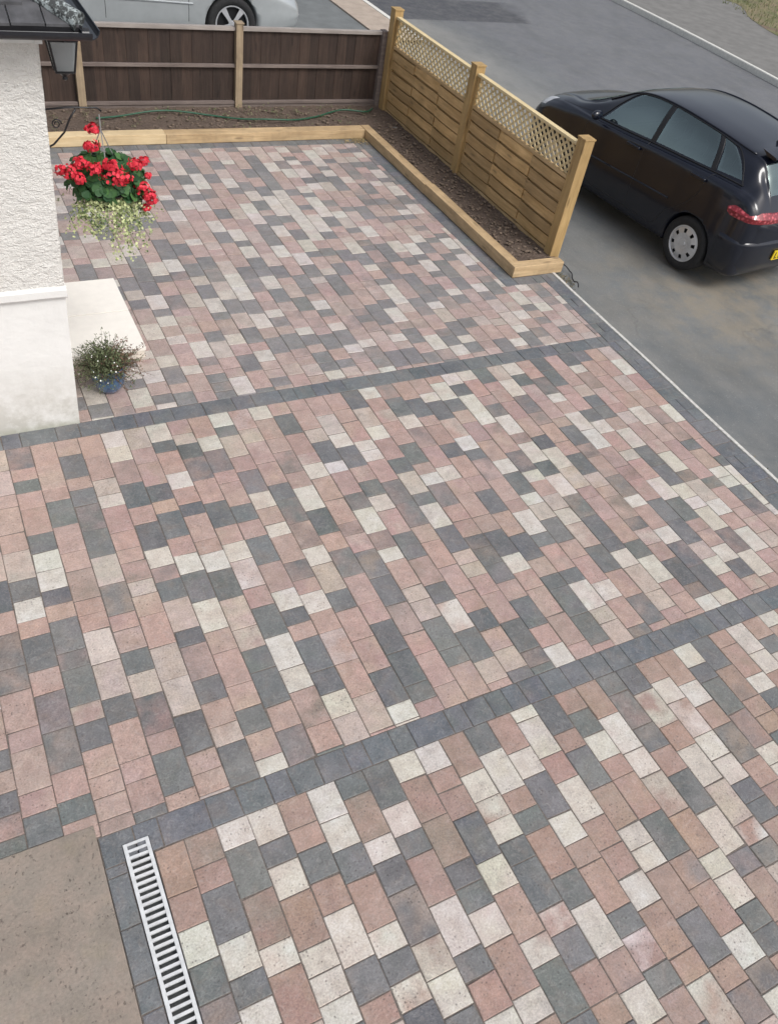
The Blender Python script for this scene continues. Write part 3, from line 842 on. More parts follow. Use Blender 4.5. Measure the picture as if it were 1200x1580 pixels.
# weeds and debris in the back bed
b, ly = newleaf()
for i in range(85):
    x, y = random.uniform(.8, 5.6), random.uniform(10.5, 10.93) if random.random() < .7 else random.uniform(10.2, 10.5)
    for j in range(random.randint(5, 14)):
        leaf(b, ly, Vector((x, y, .095))+Vector((random.gauss(0, .035), random.gauss(0, .025), abs(random.gauss(0, .02)))), Vector((random.gauss(0, .5), random.gauss(0, .5), 1)), random.uniform(.006, .016), random.random(), .6)
tag(obj('low_weeds', b, leafmat('weed', (.05, .085, .03), (.26, .24, .14))), kind='stuff')
b, ly = newleaf()
for i in range(420):
    y = random.uniform(2.6, 6.5) if random.random() < .35 else random.gauss(6.15, .18); x = lerp_line(KERB_IN, y)+.05+abs(random.gauss(0, .025))+(.06 if y > 6 else 0)*random.random()*2
    leaf(b, ly, Vector((x, y, -.045+abs(random.gauss(0, .012)))), Vector((random.gauss(0, .6), random.gauss(0, .6), 1)), random.uniform(.004, .012), random.random(), .6)
tag(obj('kerbside_weeds', b, leafmat('moss', (.07, .08, .04), (.28, .22, .13))), kind='stuff')

# ------------------------------------------------------------------ porch of the house
po = empty('white_porch', (.56, 5.0, 0)); tag(po, 'white rough rendered porch with smooth plinth and dark tiled roof at the left edge', 'porch')
# wall: upper rough render, ledge (bellcast), lower smooth plinth. The corner leans with the real plumb of the masonry
b = bmesh.new()
zl, zh = 1.135, 2.66
nx, nz = 90, 50
g = []
def disp(u, z): return noise.fractal(Vector((u*7, z*9, 1.3)), 1, 2, 4)*.0035+noise.noise(Vector((u*26, z*26, 4)))*.0035
for i in range(nx+1):
    row = []
    for j in range(nz+1):
        z = zl+(zh-zl)*j/nz; xe = .035+.05*(z-1.1)/1.5
        x = -3.4+(3.4+xe)*(i/nx)**.55
        row.append(b.verts.new((x+(disp(z*3, 7)*.5 if i == nx else 0), -.004-disp(x, z), z)))
    g.append(row)
for i in range(nx):
    for j in range(nz): b.faces.new((g[i][j], g[i+1][j], g[i+1][j+1], g[i][j+1]))
side = [[g[nx][j] for j in range(nz+1)]]
for k in range(1, 30):
    yy = 2.4*k/29
    side.append([b.verts.new((.035+.05*((zl+(zh-zl)*j/nz)-1.1)/1.5+disp(yy, zl+(zh-zl)*j/nz), yy, zl+(zh-zl)*j/nz)) for j in range(nz+1)])
for i in range(29):
    for j in range(nz): b.faces.new((side[i][j], side[i+1][j], side[i+1][j+1], side[i][j+1]))
obj('wall', b, M_ROUGH, po, smooth=True)
b = bmesh.new()         # plinth
vs = box(b, (-3.4, 0.012, -.04), (.005, 2.4, 1.075))
bmesh.ops.subdivide_edges(b, edges=b.edges[:], cuts=18, use_grid_fill=True)
for v in b.verts:
    k = max(0, v.co.z)/1.07
    if v.co.x > -.3: v.co.x += .030*k*(1 if v.co.x > 0 else 1+v.co.x/.3)
    if v.co.y < .1: v.co.y += .006*noise.noise(Vector((v.co.x*2, v.co.z*2, 0)))
obj('plinth', b, M_PLINTH, po, smooth=False)
b = bmesh.new()         # drip ledge
n = 40; prev = None
for i in range(n+1):
    x = -3.4+3.445*i/n; wob = .004*noise.noise(Vector((x*5, 0, 2)))
    cur = [b.verts.new((x, y_, z_+wob)) for y_, z_ in ((.03, 1.062), (-.012, 1.066), (-.020, 1.078), (-.021, 1.125), (-.010, 1.146), (.03, 1.152))]
    if prev:
        for k in range(5): b.faces.new((prev[k], prev[k+1], cur[k+1], cur[k]))
    prev = cur
b.faces.new(prev[::-1])
for k, (y_) in enumerate((0,)):
    pass
box(b, (.0, .03, 1.064), (.045, 2.4, 1.150), .006)
obj('drip_ledge', b, M_PLINTH, po)
# roof: hipped, small dark tiles
RZ = 2.69
ex0, ex1, ey0, ey1 = -3.6, .285, -.17, 2.6
b = bmesh.new(); rows = 11; slope = .50
for r in range(rows):
    d0 = r*.115; d1 = d0+.15
    z0 = RZ+d0*slope+.004*(r % 2); z1 = RZ+d1*slope
    # front slope row
    x = ex0+ (0 if r % 2 else .08)
    while x < ex1-d0-.01:
        xe = min(x+.162, ex1-d0); xe1 = min(x+.162, ex1-d1)
        if xe-x > .02 and xe1 > x:
            j = random.uniform(0, .006)
            lo = [(x+.002, ey0+d0, z0+.014+j), (xe-.002, ey0+d0, z0+.014+j), (max(xe1, x+.004)-.002, ey0+d1, z1+.006), (x+.002, ey0+d1, z1+.006)]
            vv = [b.verts.new(p) for p in lo]; vb = [b.verts.new((p[0], p[1], p[2]-.013)) for p in lo]
            b.faces.new(vv); b.faces.new(vb[::-1])
            for k in range(4): b.faces.new((vv[k], vb[k], vb[(k+1) % 4], vv[(k+1) % 4]))
        x += .165
    y = ey0+d0
    while y < ey1:       # side slope row
        ye = y+.162
        ys = max(y, ey0+d1) if y < ey0+d1 else y
        if ye-ys > .03:
            j = random.uniform(0, .006)
            lo = [(ex1-d0, y+.002, z0+.014+j), (ex1-d0, ye-.002, z0+.014+j), (ex1-d1, ye-.002, z1+.006), (ex1-d1, ys+.002, z1+.006)]
            vv = [b.verts.new(p) for p in lo]; vb = [b.verts.new((p[0], p[1], p[2]-.013)) for p in lo]
            b.faces.new(vv); b.faces.new(vb[::-1])
            for k in range(4): b.faces.new((vv[k], vb[k], vb[(k+1) % 4], vv[(k+1) % 4]))
        y += .165
M_TILE = simple('slate_grey_tiles', (.075, .075, .080), .6, .45, 9, .4)
rf = obj('roof', b, M_TILE, po)
b = bmesh.new()          # half round hip tiles, mottled dark and pale grey
for k in range(8):
    d = .01+k*.15
    p0 = Vector((ex1-d+.0, ey0+d, RZ+d*slope+.022)); p1 = Vector((ex1-d-.155, ey0+d+.155, RZ+(d+.155)*slope+.012))
    tube(b, [p0, p1], [.050, .042], 10)
t_ = NT('hip_tile_mottled'); cc = t_.coord(); nn = t_.noise(cc, 28, 5, .7, .48, .58)
t_.bump(nn, .5, .01)
M_HIP = t_.out(t_.mix(nn, (.055, .06, .06), (.42, .47, .47)), .7)
obj('hip_tiles', b, M_HIP, rf)
b = bmesh.new()          # underside and fascia
box(b, (ex0, ey0+.02, RZ-.035), (ex1-.02, ey1, RZ-.005)); obj('soffit', b, M_WHITE, po)
b = bmesh.new(); box(b, (ex0, -.030, 2.575), (.075, -.012, RZ-.036), .002); box(b, (.062, -.04, 2.575), (.10, .01, RZ-.036), .003)
obj('wall_plate', b, M_WHITE, po)
b = bmesh.new()          # half-round gutter on both eaves
def gutter(p0, p1, out):
    p0, p1, out = Vector(p0), Vector(p1), Vector(out); n = 9; rr = .048
    A, B = [], []
    for P, Lst in ((p0, A), (p1, B)):
        for r_, sgn in ((rr, 1), (rr-.005, -1)):
            rng = range(n) if sgn > 0 else range(n-1, -1, -1)
            for k in rng:
                a = math.pi*k/(n-1)
                Lst.append(b.verts.new(P+out*math.cos(a)*r_-Vector((0, 0, 1))*math.sin(a)*r_))
    m = len(A)
    for k in range(m): b.faces.new((A[k], A[(k+1) % m], B[(k+1) % m], B[k]))
    b.faces.new(A); b.faces.new(B[::-1])
gutter((ex0, ey0-.035, RZ+.002), (ex1+.035, ey0-.035, RZ+.002), (0, -1, 0))
gutter((ex1+.035, ey0-.03, RZ+.002), (ex1+.035, ey1, RZ+.002), (1, 0, 0))
obj('gutter', b, simple('black_gutter', (.018, .020, .026), .35, .2), po)
b = bmesh.new(); box(b, (ex0, ey0+.002, RZ-.05), (ex1, ey0+.018, RZ+.01)); box(b, (ex1-.018, ey0+.018, RZ-.05), (ex1-.002, ey1, RZ+.01)); obj('fascia', b, M_BLACKIRON, po)

# doorstep
ds = empty('doorstep', (.62, 5.72, 0)); tag(ds, 'pale cream slab doorstep against the side of the porch behind the blue pot', 'doorstep')
b = bmesh.new(); box(b, (0, 0, .068), (.625, .575, .102), .004)
p = obj('slab', b, M_STEP, ds); p['label'] = 'near slab'
b = bmesh.new(); box(b, (0, .585, .068), (.625, 1.13, .102), .004)
p = obj('slab', b, M_STEP, ds); p['label'] = 'far slab'
b = bmesh.new(); box(b, (0, .004, -.03), (.615, 1.126, .0675)); obj('riser', b, simple('step_render', (.68, .62, .54), .9, .1), ds)

# lantern
LX, LY = .80, 5.28
la = empty('wall_lantern', (LX, LY, 2.32)); tag(la, 'black four sided carriage lantern under the porch eaves', 'lantern')
b = bmesh.new()
wt, wb = .075, .050; zt, zb = .20, .03
for sx in (-1, 1):
    for sy_ in (-1, 1): tube(b, [(sx*wb, sy_*wb, zb), (sx*wt, sy_*wt, zt)], .006, 6)
for z, q in ((zb, wb), (zt, wt)):
    for i in range(4):
        c4 = [(-q, -q), (q, -q), (q, q), (-q, q)]
        tube(b, [(*c4[i], z), (*c4[(i+1) % 4], z)], .007, 6)
lathe(b, [(.10, zt), (.105, zt+.008), (.05, zt+.05), (.028, zt+.07), (.03, zt+.085), (.012, zt+.10), (.0001, zt+.115)], 4)
lathe(b, [(wb*1.2, zb), (.03, zb-.02), (.012, zb-.035), (.016, zb-.05), (.0001, zb-.06)], 12)
tube(b, [(0, 0, zt+.10), (-.01, 0, zt+.135), (-.06, 0, zt+.15), (-.13, 0, zt+.11), (-.175, 0, zt+.05)], .009, 8)
box(b, (-.185, -.035, zt-.03), (-.170, .035, zt+.11), .003)
obj('frame', b, M_BLACKIRON, la)
b = bmesh.new()
for i in range(4):
    c4 = [(-1, -1), (1, -1), (1, 1), (-1, 1)]; a, c = c4[i], c4[(i+1) % 4]
    b.faces.new([b.verts.new((a[0]*(wb), a[1]*wb, zb)), b.verts.new((c[0]*wb, c[1]*wb, zb)), b.verts.new((c[0]*wt, c[1]*wt, zt)), b.verts.new((a[0]*wt, a[1]*wt, zt))])
gm = NT('old_glass'); gm.out((.50, .53, .54), .2); gm.b.inputs['Transmission Weight'].default_value = .55; gm.b.inputs['IOR'].default_value = 1.1
obj('glass', b, gm.m, la)

# ------------------------------------------------------------------ hanging basket
BXx, BY = .985, 5.36
br = empty('basket_bracket', (.60, BY, 2.0)); tag(br, 'dark scrolled iron bracket fixed to the porch wall above the red flowers', 'bracket')
b = bmesh.new()
tube(b, [(.02, 0, .10), (.20, 0, .115), (.375, 0, .11), (.40, 0, .09)], .006, 8)
tube(b, smooth_line([(.02, -.10, 0), (.06, -.115, 0)], 2) and [(.02, 0, -.14), (.10, 0, -.10), (.17, 0, -.03), (.21, 0, .05), (.25, 0, .105)], .006, 8)
tube(b, [(.13+.03*math.cos(a)*(1-a/14), 0, .02+.03*math.sin(a)*(1-a/14)) for a in [i*.45 for i in range(22)]], .004, 6)
obj('scroll', b, M_BLACKIRON, br, smooth=True)
b = bmesh.new(); box(b, (.012, -.015, -.17), (.022, .015, .14), .002); obj('wall_plate', b, M_BLACKIRON, br)

hb = empty('hanging_basket', (BXx, BY, 1.62)); tag(hb, 'hanging basket of red geraniums over trailing cream variegated foliage', 'hanging basket')
b = bmesh.new()
for k in range(12):
    a = 2*math.pi*k/12
    tube(b, [(.17*math.cos(a)*math.cos(t), .17*math.sin(a)*math.cos(t), -.15*math.sin(t)) for t in [i*math.pi/12 for i in range(7)]], .003, 5)
for z, r_ in ((0, .17), (-.07, .15)):
    tube(b, [(r_*math.cos(t), r_*math.sin(t), z) for t in [i*math.pi/12 for i in range(25)]], .004, 5)
obj('wire_basket', b, M_BLACKIRON, hb)
b = bmesh.new(); lathe(b, [(.0001, -.142), (.08, -.125), (.13, -.08), (.160, -.01), (.155, -.005), (.0001, 0)], 24)
obj('liner', b, simple('coir_liner', (.10, .075, .045), .95, .4), hb)
b = bmesh.new()
for k in range(3):
    a = 2*math.pi*k/3+.5
    tube(b, [(.165*math.cos(a), .165*math.sin(a), 0), (.0, 0, .36)], .0035, 5)
tube(b, [(0, 0, .355), (0, 0, .45)], .005, 6)
obj('chain', b, simple('galvanised_chain', (.25, .25, .25), .5), hb)
b, ly = newleaf()        # geranium leaves
for i in range(900):
    a = random.uniform(0, 6.28); e = random.uniform(-.5, 1.2); r_ = random.uniform(.55, 1.0)
    p = Vector((.25*math.cos(a)*math.cos(e)*r_, .20*math.sin(a)*math.cos(e)*r_, .05+.17*math.sin(e)*r_))
    if p.x < -.33: continue
    n = (p.normalized()+rv()*.6+Vector((0, -.3, .5)))
    leaf(b, ly, p, n, random.uniform(.016, .036), random.random()**1.5, 1, 7, .12)
for i in range(110):
    p = Vector((random.gauss(.19, .035), random.gauss(-.02, .06), random.gauss(0.0, .06)))
    leaf(b, ly, p, rv()+Vector((0, -.5, .6)), random.uniform(.012, .026), random.random(), 1, 6, .12)
obj('geranium_leaves', b, leafmat('geranium_green', (.018, .062, .022), (.075, .17, .05)), hb)
# flower heads placed round the dome (x, z offsets from the basket, radius)
heads = [(-.04, .355, .045), (-.06, .27, .05), (-.16, .21, .05), (-.235, .165, .058), (-.185, .13, .045), (-.10, .20, .05), (.01, .16, .095), (.07, .145, .07), (.16, .215, .052), (.23, .20, .038),
         (.205, .03, .062), (.24, -.005, .05), (.265, -.055, .042), (-.28, .15, .04), (.0, .22, .05), (.05, .10, .045), (-.10, .30, .03), (.225, -.10, .03), (.25, .11, .022)]
for hx, hz, hr in heads:
    b, ly = newleaf()
    hy = -.17+random.uniform(-.04, .06)+max(0, abs(hx)-.1)*.45 if hz < .25 else random.uniform(-.1, .05)
    c = Vector((hx, hy, hz))
    tube_pts = [Vector((hx*.4, hy*.3, .0)), c*.75+Vector((0, 0, .01)), c]
    for i in range(int(30+620*hr)):
        d = rv()
        p = c+Vector((d.x, d.y, d.z*.75))*hr*random.uniform(.55, 1.0)
        leaf(b, ly, p, d+rv()*.5+Vector((0, -.2, .2)), random.uniform(.0095, .017), random.random(), .8, 5, .15)
    obj('flower_head', b, leafmat('geranium_red', (.42, .008, .020), (.82, .055, .085)) if 'geranium_red' not in bpy.data.materials else bpy.data.materials['geranium_red'], hb)
b = bmesh.new()
for hx, hz, hr in heads: tube(b, [(hx*.3, -.03, .02), (hx*.8, -.09, hz*.6), (hx, -.12, hz-.01)], .003, 4)
obj('stems', b, simple('stem_green', (.05, .12, .03), .6), hb)
b, ly = newleaf()        # trailing variegated helichrysum, hanging strands
for s in range(120):
    a = random.uniform(3.3, 6.1) if random.random() < .8 else random.uniform(0, 6.28)
    x0_ = .17*math.cos(a); y0_ = .16*math.sin(a)
    L = random.uniform(.08, .24)*(1+.9*math.exp(-((x0_-.04)/.07)**2))
    dx = random.gauss(0, .05)+x0_*.45; n_ = int(L/.010)
    for i in range(n_):
        t = i/n_
        p = Vector((x0_+dx*t, y0_*(1+.35*math.sin(t*2)), -.03-L*t**1.3))+Vector((random.gauss(0, .009), random.gauss(0, .009), random.gauss(0, .007)))
        leaf(b, ly, p, rv()+Vector((0, -.6, .5)), random.uniform(.005, .0125), random.random()**.8, .75, 5, .15)
obj('trailing_foliage', b, leafmat('variegated_cream', (.075, .135, .045), (.60, .63, .33)), hb)

# ------------------------------------------------------------------ blue pot
pt = empty('potted_plant', (.865, 5.375, 0)); tag(pt, 'blue glazed pot of wiry grey green plant with tiny white flowers at the wall corner', 'potted plant')
tm = NT('blue_glaze'); cc = tm.coord(); n_ = tm.noise(cc, 14, 5, .6, .3, .7)
tm.out(tm.mix(n_, (.03, .055, .14), (.08, .19, .33)), .12); tm.b.inputs['Coat Weight'].default_value = .6
b = bmesh.new()
lathe(b, [(.0001, 0), (.072, 0), (.085, .01), (.118, .07), (.130, .13), (.128, .175), (.116, .20), (.128, .212), (.130, .222), (.118, .224), (.108, .212), (.105, .18), (.0001, .18)], 40)
obj('pot', b, tm.m, pt, smooth=True)
b = bmesh.new(); lathe(b, [(.0001, .205), (.106, .200)], 24); obj('compost', b, M_SOIL, pt)
b, ly = newleaf()
bs = bmesh.new()
for s in range(520):
    a = random.uniform(0, 6.28); e = random.uniform(.05, 1.5); L = random.uniform(.16, .32)
    d = Vector((math.cos(a)*math.cos(e), math.sin(a)*math.cos(e), math.sin(e)*.9))
    p0 = Vector((random.gauss(0, .05), random.gauss(0, .05), .20)); bend = rv()*.04
    mi = 1 if d.x > .25 and random.random() < .55 else 0
    P = [p0+d*L*t+bend*t*t-Vector((0, 0, .06*t*t)) for t in (0, .5, 1)]
    tube(bs, P, [.002, .0015, .0008], 3, False)
    for i in range(14):
        t = .2+.8*i/14
        p = p0+d*L*t+bend*t*t-Vector((0, 0, .06*t*t))+rv()*.012
        leaf(b, ly, p, rv(), random.uniform(.006, .013), random.random(), .45, 4, .1, mi)
obj('stems', bs, simple('wiry_stem', (.10, .08, .05), .8), pt)
obj('foliage', b, [leafmat('heather_green', (.045, .065, .03), (.20, .235, .12)), leafmat('heather_bronze', (.10, .05, .035), (.26, .16, .11))], pt)
b, ly = newleaf()
for i in range(42):
    a = random.uniform(0, 6.28); e = random.uniform(0, 1.1)
    p = Vector((math.cos(a)*math.cos(e)*.25, math.sin(a)*math.cos(e)*.25, .21+math.sin(e)*.2))
    leaf(b, ly, p, p, random.uniform(.003, .0065), random.random(), 1, 6, .05)
obj('blossom', b, leafmat('white_blossom', (.70, .68, .62), (.85, .85, .80)), pt)

# ------------------------------------------------------------------ grass beyond the far pavement
gl = smooth_line([(16.2, 24), (16.5, 20.6), (17.3, 19.5), (20.0, 18.1), (19.2, 16.4), (18.75, 15.0), (18.7, 13), (18.7, 8)], 6)
b = bmesh.new()
sheet(b, gl+[(40, 8), (40, 40), (16.2, 40)], .068); bmesh.ops.triangulate(b, faces=b.faces)
tg = NT('rough_grass'); cc = tg.coord(); n1 = tg.noise(cc, 1.3, 6, .7, .35, .65); n2 = tg.noise(cc, 20, 5, .8, .3, .7); n3 = tg.noise(cc, .9, 4, .6, .5, .62)
c0 = tg.mix(n2, (.09, .115, .045), (.24, .25, .11)); c0 = tg.mix(n1, c0, (.30, .24, .15)); c0 = tg.mix(tg.math('MULTIPLY', n3, .6), c0, (.24, .15, .13)); tg.bump(n2, .8, .03); tg.out(c0, .95)
tag(obj('grass_verge', b, tg.m), kind='structure')
b, ly = newleaf()
for i in range(5200):
    x, y = random.uniform(16.3, 23), random.uniform(12.5, 24)
    if x < 18.8+.25*max(0, y-15)*(1 if y < 18.2 else 0) and y < 18.6: continue
    if y >= 18.6 and x < 16.5: continue
    hgt = random.uniform(.03, .11); q = Vector((x, y, .068)); t = random.random()
    s = Vector((random.gauss(0, 1), random.gauss(0, 1), 0)).normalized()*.012; k = Vector((random.gauss(0, .03), random.gauss(0, .03), hgt))
    f = b.faces.new((b.verts.new(q-s), b.verts.new(q+s), b.verts.new(q+k)))
    for l in f.loops: l[ly] = (t, t, t, 1)
tag(obj('grass_tufts', b, leafmat('grass_blade', (.07, .11, .035), (.33, .31, .16))), kind='stuff')

# ------------------------------------------------------------------ cars
def paint(name, col, rough=.25, coat=1., met=0.):
    t = NT(name); c = t.coord(); n = t.noise(c, 4, 4, .6, .3, .7)
    t.out(t.mix(n, tuple(x*.85 for x in col), col), rough)
    t.b.inputs['Coat Weight'].default_value = coat; t.b.inputs['Coat Roughness'].default_value = .12; t.b.inputs['Coat IOR'].default_value = 1.75; t.b.inputs['Metallic'].default_value = met
    return t.m
M_NAVY = paint('black_blue_paint', (.007, .009, .018), .3, .7); M_NAVY.node_tree.nodes['Principled BSDF'].inputs['Specular IOR Level'].default_value = .15; M_NAVY.node_tree.nodes['Principled BSDF'].inputs['Coat IOR'].default_value = 1.62
M_TRIM = simple('black_plastic', (.012, .012, .014), .5, .2)
M_TYRE = simple('tyre_rubber', (.02, .02, .021), .85, .25, 40)
M_ALLOY = simple('silver_wheel_trim', (.62, .63, .65), .35, .1, 15, .05, Metallic=.5)
gt = NT('tinted_window'); gt.out((.035, .055, .055), .04); gt.b.inputs['Specular IOR Level'].default_value = 1.0; gt.b.inputs['Coat Weight'].default_value = 1.0; gt.b.inputs['Coat IOR'].default_value = 1.9; M_SEALED = gt.m
gg = NT('car_glass'); nt_ = gg.t; gl_ = gg.n('ShaderNodeBsdfGlossy'); gl_.inputs['Roughness'].default_value = .02; gl_.inputs[0].default_value = (.80, .97, .96, 1); tr_ = gg.n('ShaderNodeBsdfTransparent'); tr_.inputs[0].default_value = (.74, .88, .86, 1)
fr_ = gg.n('ShaderNodeFresnel'); fr_.inputs[0].default_value = 1.55; mx_ = gg.n('ShaderNodeMixShader')
nt_.links.new(gg.ramp(fr_.outputs[0], 0, 1, .20, 1), mx_.inputs[0]); nt_.links.new(tr_.outputs[0], mx_.inputs[1]); nt_.links.new(gl_.outputs[0], mx_.inputs[2]); nt_.links.new(mx_.outputs[0], nt_.nodes['Material Output'].inputs[0]); M_GLASS = gg.m
tl = NT('red_lamp_lens'); cc = tl.coord(); vv_ = tl.n('ShaderNodeTexVoronoi'); vv_.inputs['Scale'].default_value = 26; tl.l(cc, vv_.inputs['Vector'])
tl.out(tl.mix(tl.ramp(vv_.outputs['Distance'], .1, .5), (.70, .12, .14), (.22, .008, .016)), .12); tl.b.inputs['Coat Weight'].default_value = 1; M_LAMP = tl.m
M_PLATE = simple('yellow_plate', (.72, .52, .02), .4, .04)

def catmull(vals, t):
    i = int(t); i = max(0, min(len(vals)-2, i)); f = t-i
    g_ = lambda j: vals[max(0, min(len(vals)-1, j))]
    p0, p1, p2, p3 = g_(i-1), g_(i), g_(i+1), g_(i+2)
    return .5*((2*p1)+(p2-p0)*f+(2*p0-5*p1+4*p2-p3)*f*f+(3*p1-p0-3*p2+p3)*f**3)
class Body:
    """stations: x, zbot, w, belt, wbelt, ztop, wtop"""
    def __init__(s, st): s.st = sorted(st); s.xs = [q[0] for q in s.st]
    def params(s, x):
        xs = s.xs; x = max(xs[0], min(xs[-1], x)); i = 0
        while i < len(xs)-2 and x > xs[i+1]: i += 1
        x0, x1 = xs[i], xs[i+1]; f = (x-x0)/(x1-x0); out = []
        for k in range(1, 7):
            v = [q[k] for q in s.st]
            m0 = (v[i+1]-v[i-1])/(xs[i+1]-xs[i-1]) if i > 0 else (v[1]-v[0])/(xs[1]-xs[0])
            m1 = (v[i+2]-v[i])/(xs[i+2]-xs[i]) if i+2 < len(v) else (v[i+1]-v[i])/(xs[i+1]-xs[i])
            h = x1-x0
            # monotone limiting keeps panels clean
            d = (v[i+1]-v[i])/h
            if d == 0: m0 = m1 = 0
            else:
                if m0/d < 0: m0 = 0
                if m1/d < 0: m1 = 0
                m0 = math.copysign(min(abs(m0), 3*abs(d)), d); m1 = math.copysign(min(abs(m1), 3*abs(d)), d)
            out.append((2*f**3-3*f*f+1)*v[i]+(f**3-2*f*f+f)*h*m0+(-2*f**3+3*f*f)*v[i+1]+(f**3-f*f)*h*m1)
        return out
    def ctrl(s, x):
        zb, w_, be, wb_, zt_, wt_ = s.params(x)
        gh = max(.0, zt_-be)
        return [(0, zb), (w_*.80, zb), (w_-.045, zb+.015), (w_-.012, zb+.10), (w_, zb+.30*(be-zb)+.03), (w_*.998, zb+.55*(be-zb)), (w_-.012, be-.10), (wb_+.056, be-.022), (wb_, be+.004),
                (wb_+(wt_-wb_)*.55, be+gh*.56), (wt_, zt_-min(.055, gh*.35)), (wt_-.055, zt_-min(.018, gh*.1)), (wt_*.5, zt_-.001*0+ .004), (0, zt_+.008)]
    def pt(s, x, v, off=0):
        c = s.ctrl(x); ys = [p[0] for p in c]; zs = [p[1] for p in c]
        y, z = catmull(ys, v), catmull(zs, v)
        p = Vector((x, max(0, y) if v > .01 else 0, z))
        if off:
            e = .01
            dv = Vector((0, catmull(ys, min(v+e, 13))-catmull(ys, v-e), catmull(zs, min(v+e, 13))-catmull(zs, v-e)))
            a = s.pt(x+.01, v); b_ = s.pt(x-.01, v); n = (a-b_).cross(dv).normalized()
            if n.dot(Vector((0, y, z-.6))) < 0: n = -n
            p = p+n*off
        return p
    def shell(s, b, nx=90, sub=4, holes=()):
        def inside(x, v):
            for c in holes:
                q = [(c[k][0], c[k][1]) for k in range(4)]; sg = []
                for k in range(4):
                    (x0, v0), (x1, v1) = q[k], q[(k+1) % 4]; sg.append((x1-x0)*(v-v0)-(v1-v0)*(x-x0))
                if all(t > 0 for t in sg) or all(t < 0 for t in sg): return True
            return False
        vs_ = [i/sub for i in range(0, 13*sub+1)]; L = []
        xs = [s.xs[0]+(s.xs[-1]-s.xs[0])*(.5-.5*math.cos(math.pi*i/nx)) for i in range(nx+1)]
        for x in xs:
            h = [s.pt(x, v) for v in vs_]
            ring = h+[Vector((p.x, -p.y, p.z)) for p in h[-2:0:-1]]
            L.append([b.verts.new(p) for p in ring])
        m = len(L[0])
        for i in range(nx):
            for k in range(m):
                if holes:
                    nv = len(vs_)
                    va = lambda k_: vs_[k_] if k_ < nv else vs_[2*(nv-1)-k_]
                    cn = [(x_, va(k_ % m)) for x_ in (xs[i], xs[i+1]) for k_ in (k, k+1)]
                    if all(inside(*c_) for c_ in cn): continue
                b.faces.new((L[i][k], L[i+1][k], L[i+1][(k+1) % m], L[i][(k+1) % m]))
        for L_, dx in ((L[0], -.025), (L[-1], .02)):
            c = sum((v.co for v in L_), Vector())/m
            r1 = [b.verts.new(c+(v.co-c)*.90+Vector((dx, 0, 0))) for v in L_]
            cc_ = b.verts.new(c+Vector((dx*1.3, 0, 0)))
            for k in range(m):
                b.faces.new((L_[k], L_[(k+1) % m], r1[(k+1) % m], r1[k])); b.faces.new((r1[k], r1[(k+1) % m], cc_))
    def patch(s, b, corners, n=12, off=.006, side=1, edge=True, thick=.012):
        """corners (x,v) x4: lower rear, lower front, upper front, upper rear"""
        g = []
        for i in range(n+1):
            row = []
            for j in range(n+1):
                u, q = i/n, j/n
                lo = (corners[0][0]*(1-u)+corners[1][0]*u, corners[0][1]*(1-u)+corners[1][1]*u)
                hi = (corners[3][0]*(1-u)+corners[2][0]*u, corners[3][1]*(1-u)+corners[2][1]*u)
                x, v = lo[0]*(1-q)+hi[0]*q, lo[1]*(1-q)+hi[1]*q
                e_ = off if 0 < i < n and 0 < j < n else off-.004
                p = s.pt(x, v, e_); p.y *= side; row.append(b.verts.new(p))
            g.append(row)
        for i in range(n):
            for j in range(n): b.faces.new((g[i][j], g[i+1][j], g[i+1][j+1], g[i][j+1]))
    def line(s, b, pts, rad=.004, side=1, off=.001):
        P = []
        for i in range(len(pts)-1):
            for k in range(8):
                t = k/8; x, v = pts[i][0]*(1-t)+pts[i+1][0]*t, pts[i][1]*(1-t)+pts[i+1][1]*t
                p = s.pt(x, v, off); p.y *= side; P.append(p)
        p = s.pt(*pts[-1], off); p.y *= side; P.append(p)
        tube(b, P, rad, 5)

def cut_arches(ob, arches, half):
    bm_ = bmesh.new()
    for x, z, r_ in arches:
        for sgn in (1, -1):
            n = 32; A = []; B = []
            for k in range(n):
                a = 2*math.pi*k/n; A.append(bm_.verts.new((x+r_*math.cos(a), sgn*(half-.30), z+r_*math.sin(a)))); B.append(bm_.verts.new((x+r_*math.cos(a), sgn*(half+.3), z+r_*math.sin(a))))
            for k in range(n): bm_.faces.new((A[k], A[(k+1) % n], B[(k+1) % n], B[k]))
            bm_.faces.new(A[::-1]); bm_.faces.new(B)
    bmesh.ops.recalc_face_normals(bm_, faces=bm_.faces)
    me_ = bpy.data.meshes.new('tmp'); bm_.to_mesh(me_); bm_.free(); cu = bpy.data.objects.new('tmp', me_); COL.objects.link(cu)
    md = ob.modifiers.new('arch', 'BOOLEAN'); md.object = cu; md.operation = 'DIFFERENCE'; md.solver = 'EXACT'
    par = ob.parent; ob.parent = None
    bpy.context.view_layer.update(); dg = bpy.context.evaluated_depsgraph_get()
    nm = bpy.data.meshes.new_from_object(ob.evaluated_get(dg)); ob.modifiers.clear(); ob.data = nm; ob.parent = par
    bpy.data.objects.remove(cu, do_unlink=True)
    for p_ in nm.polygons: p_.use_smooth = True

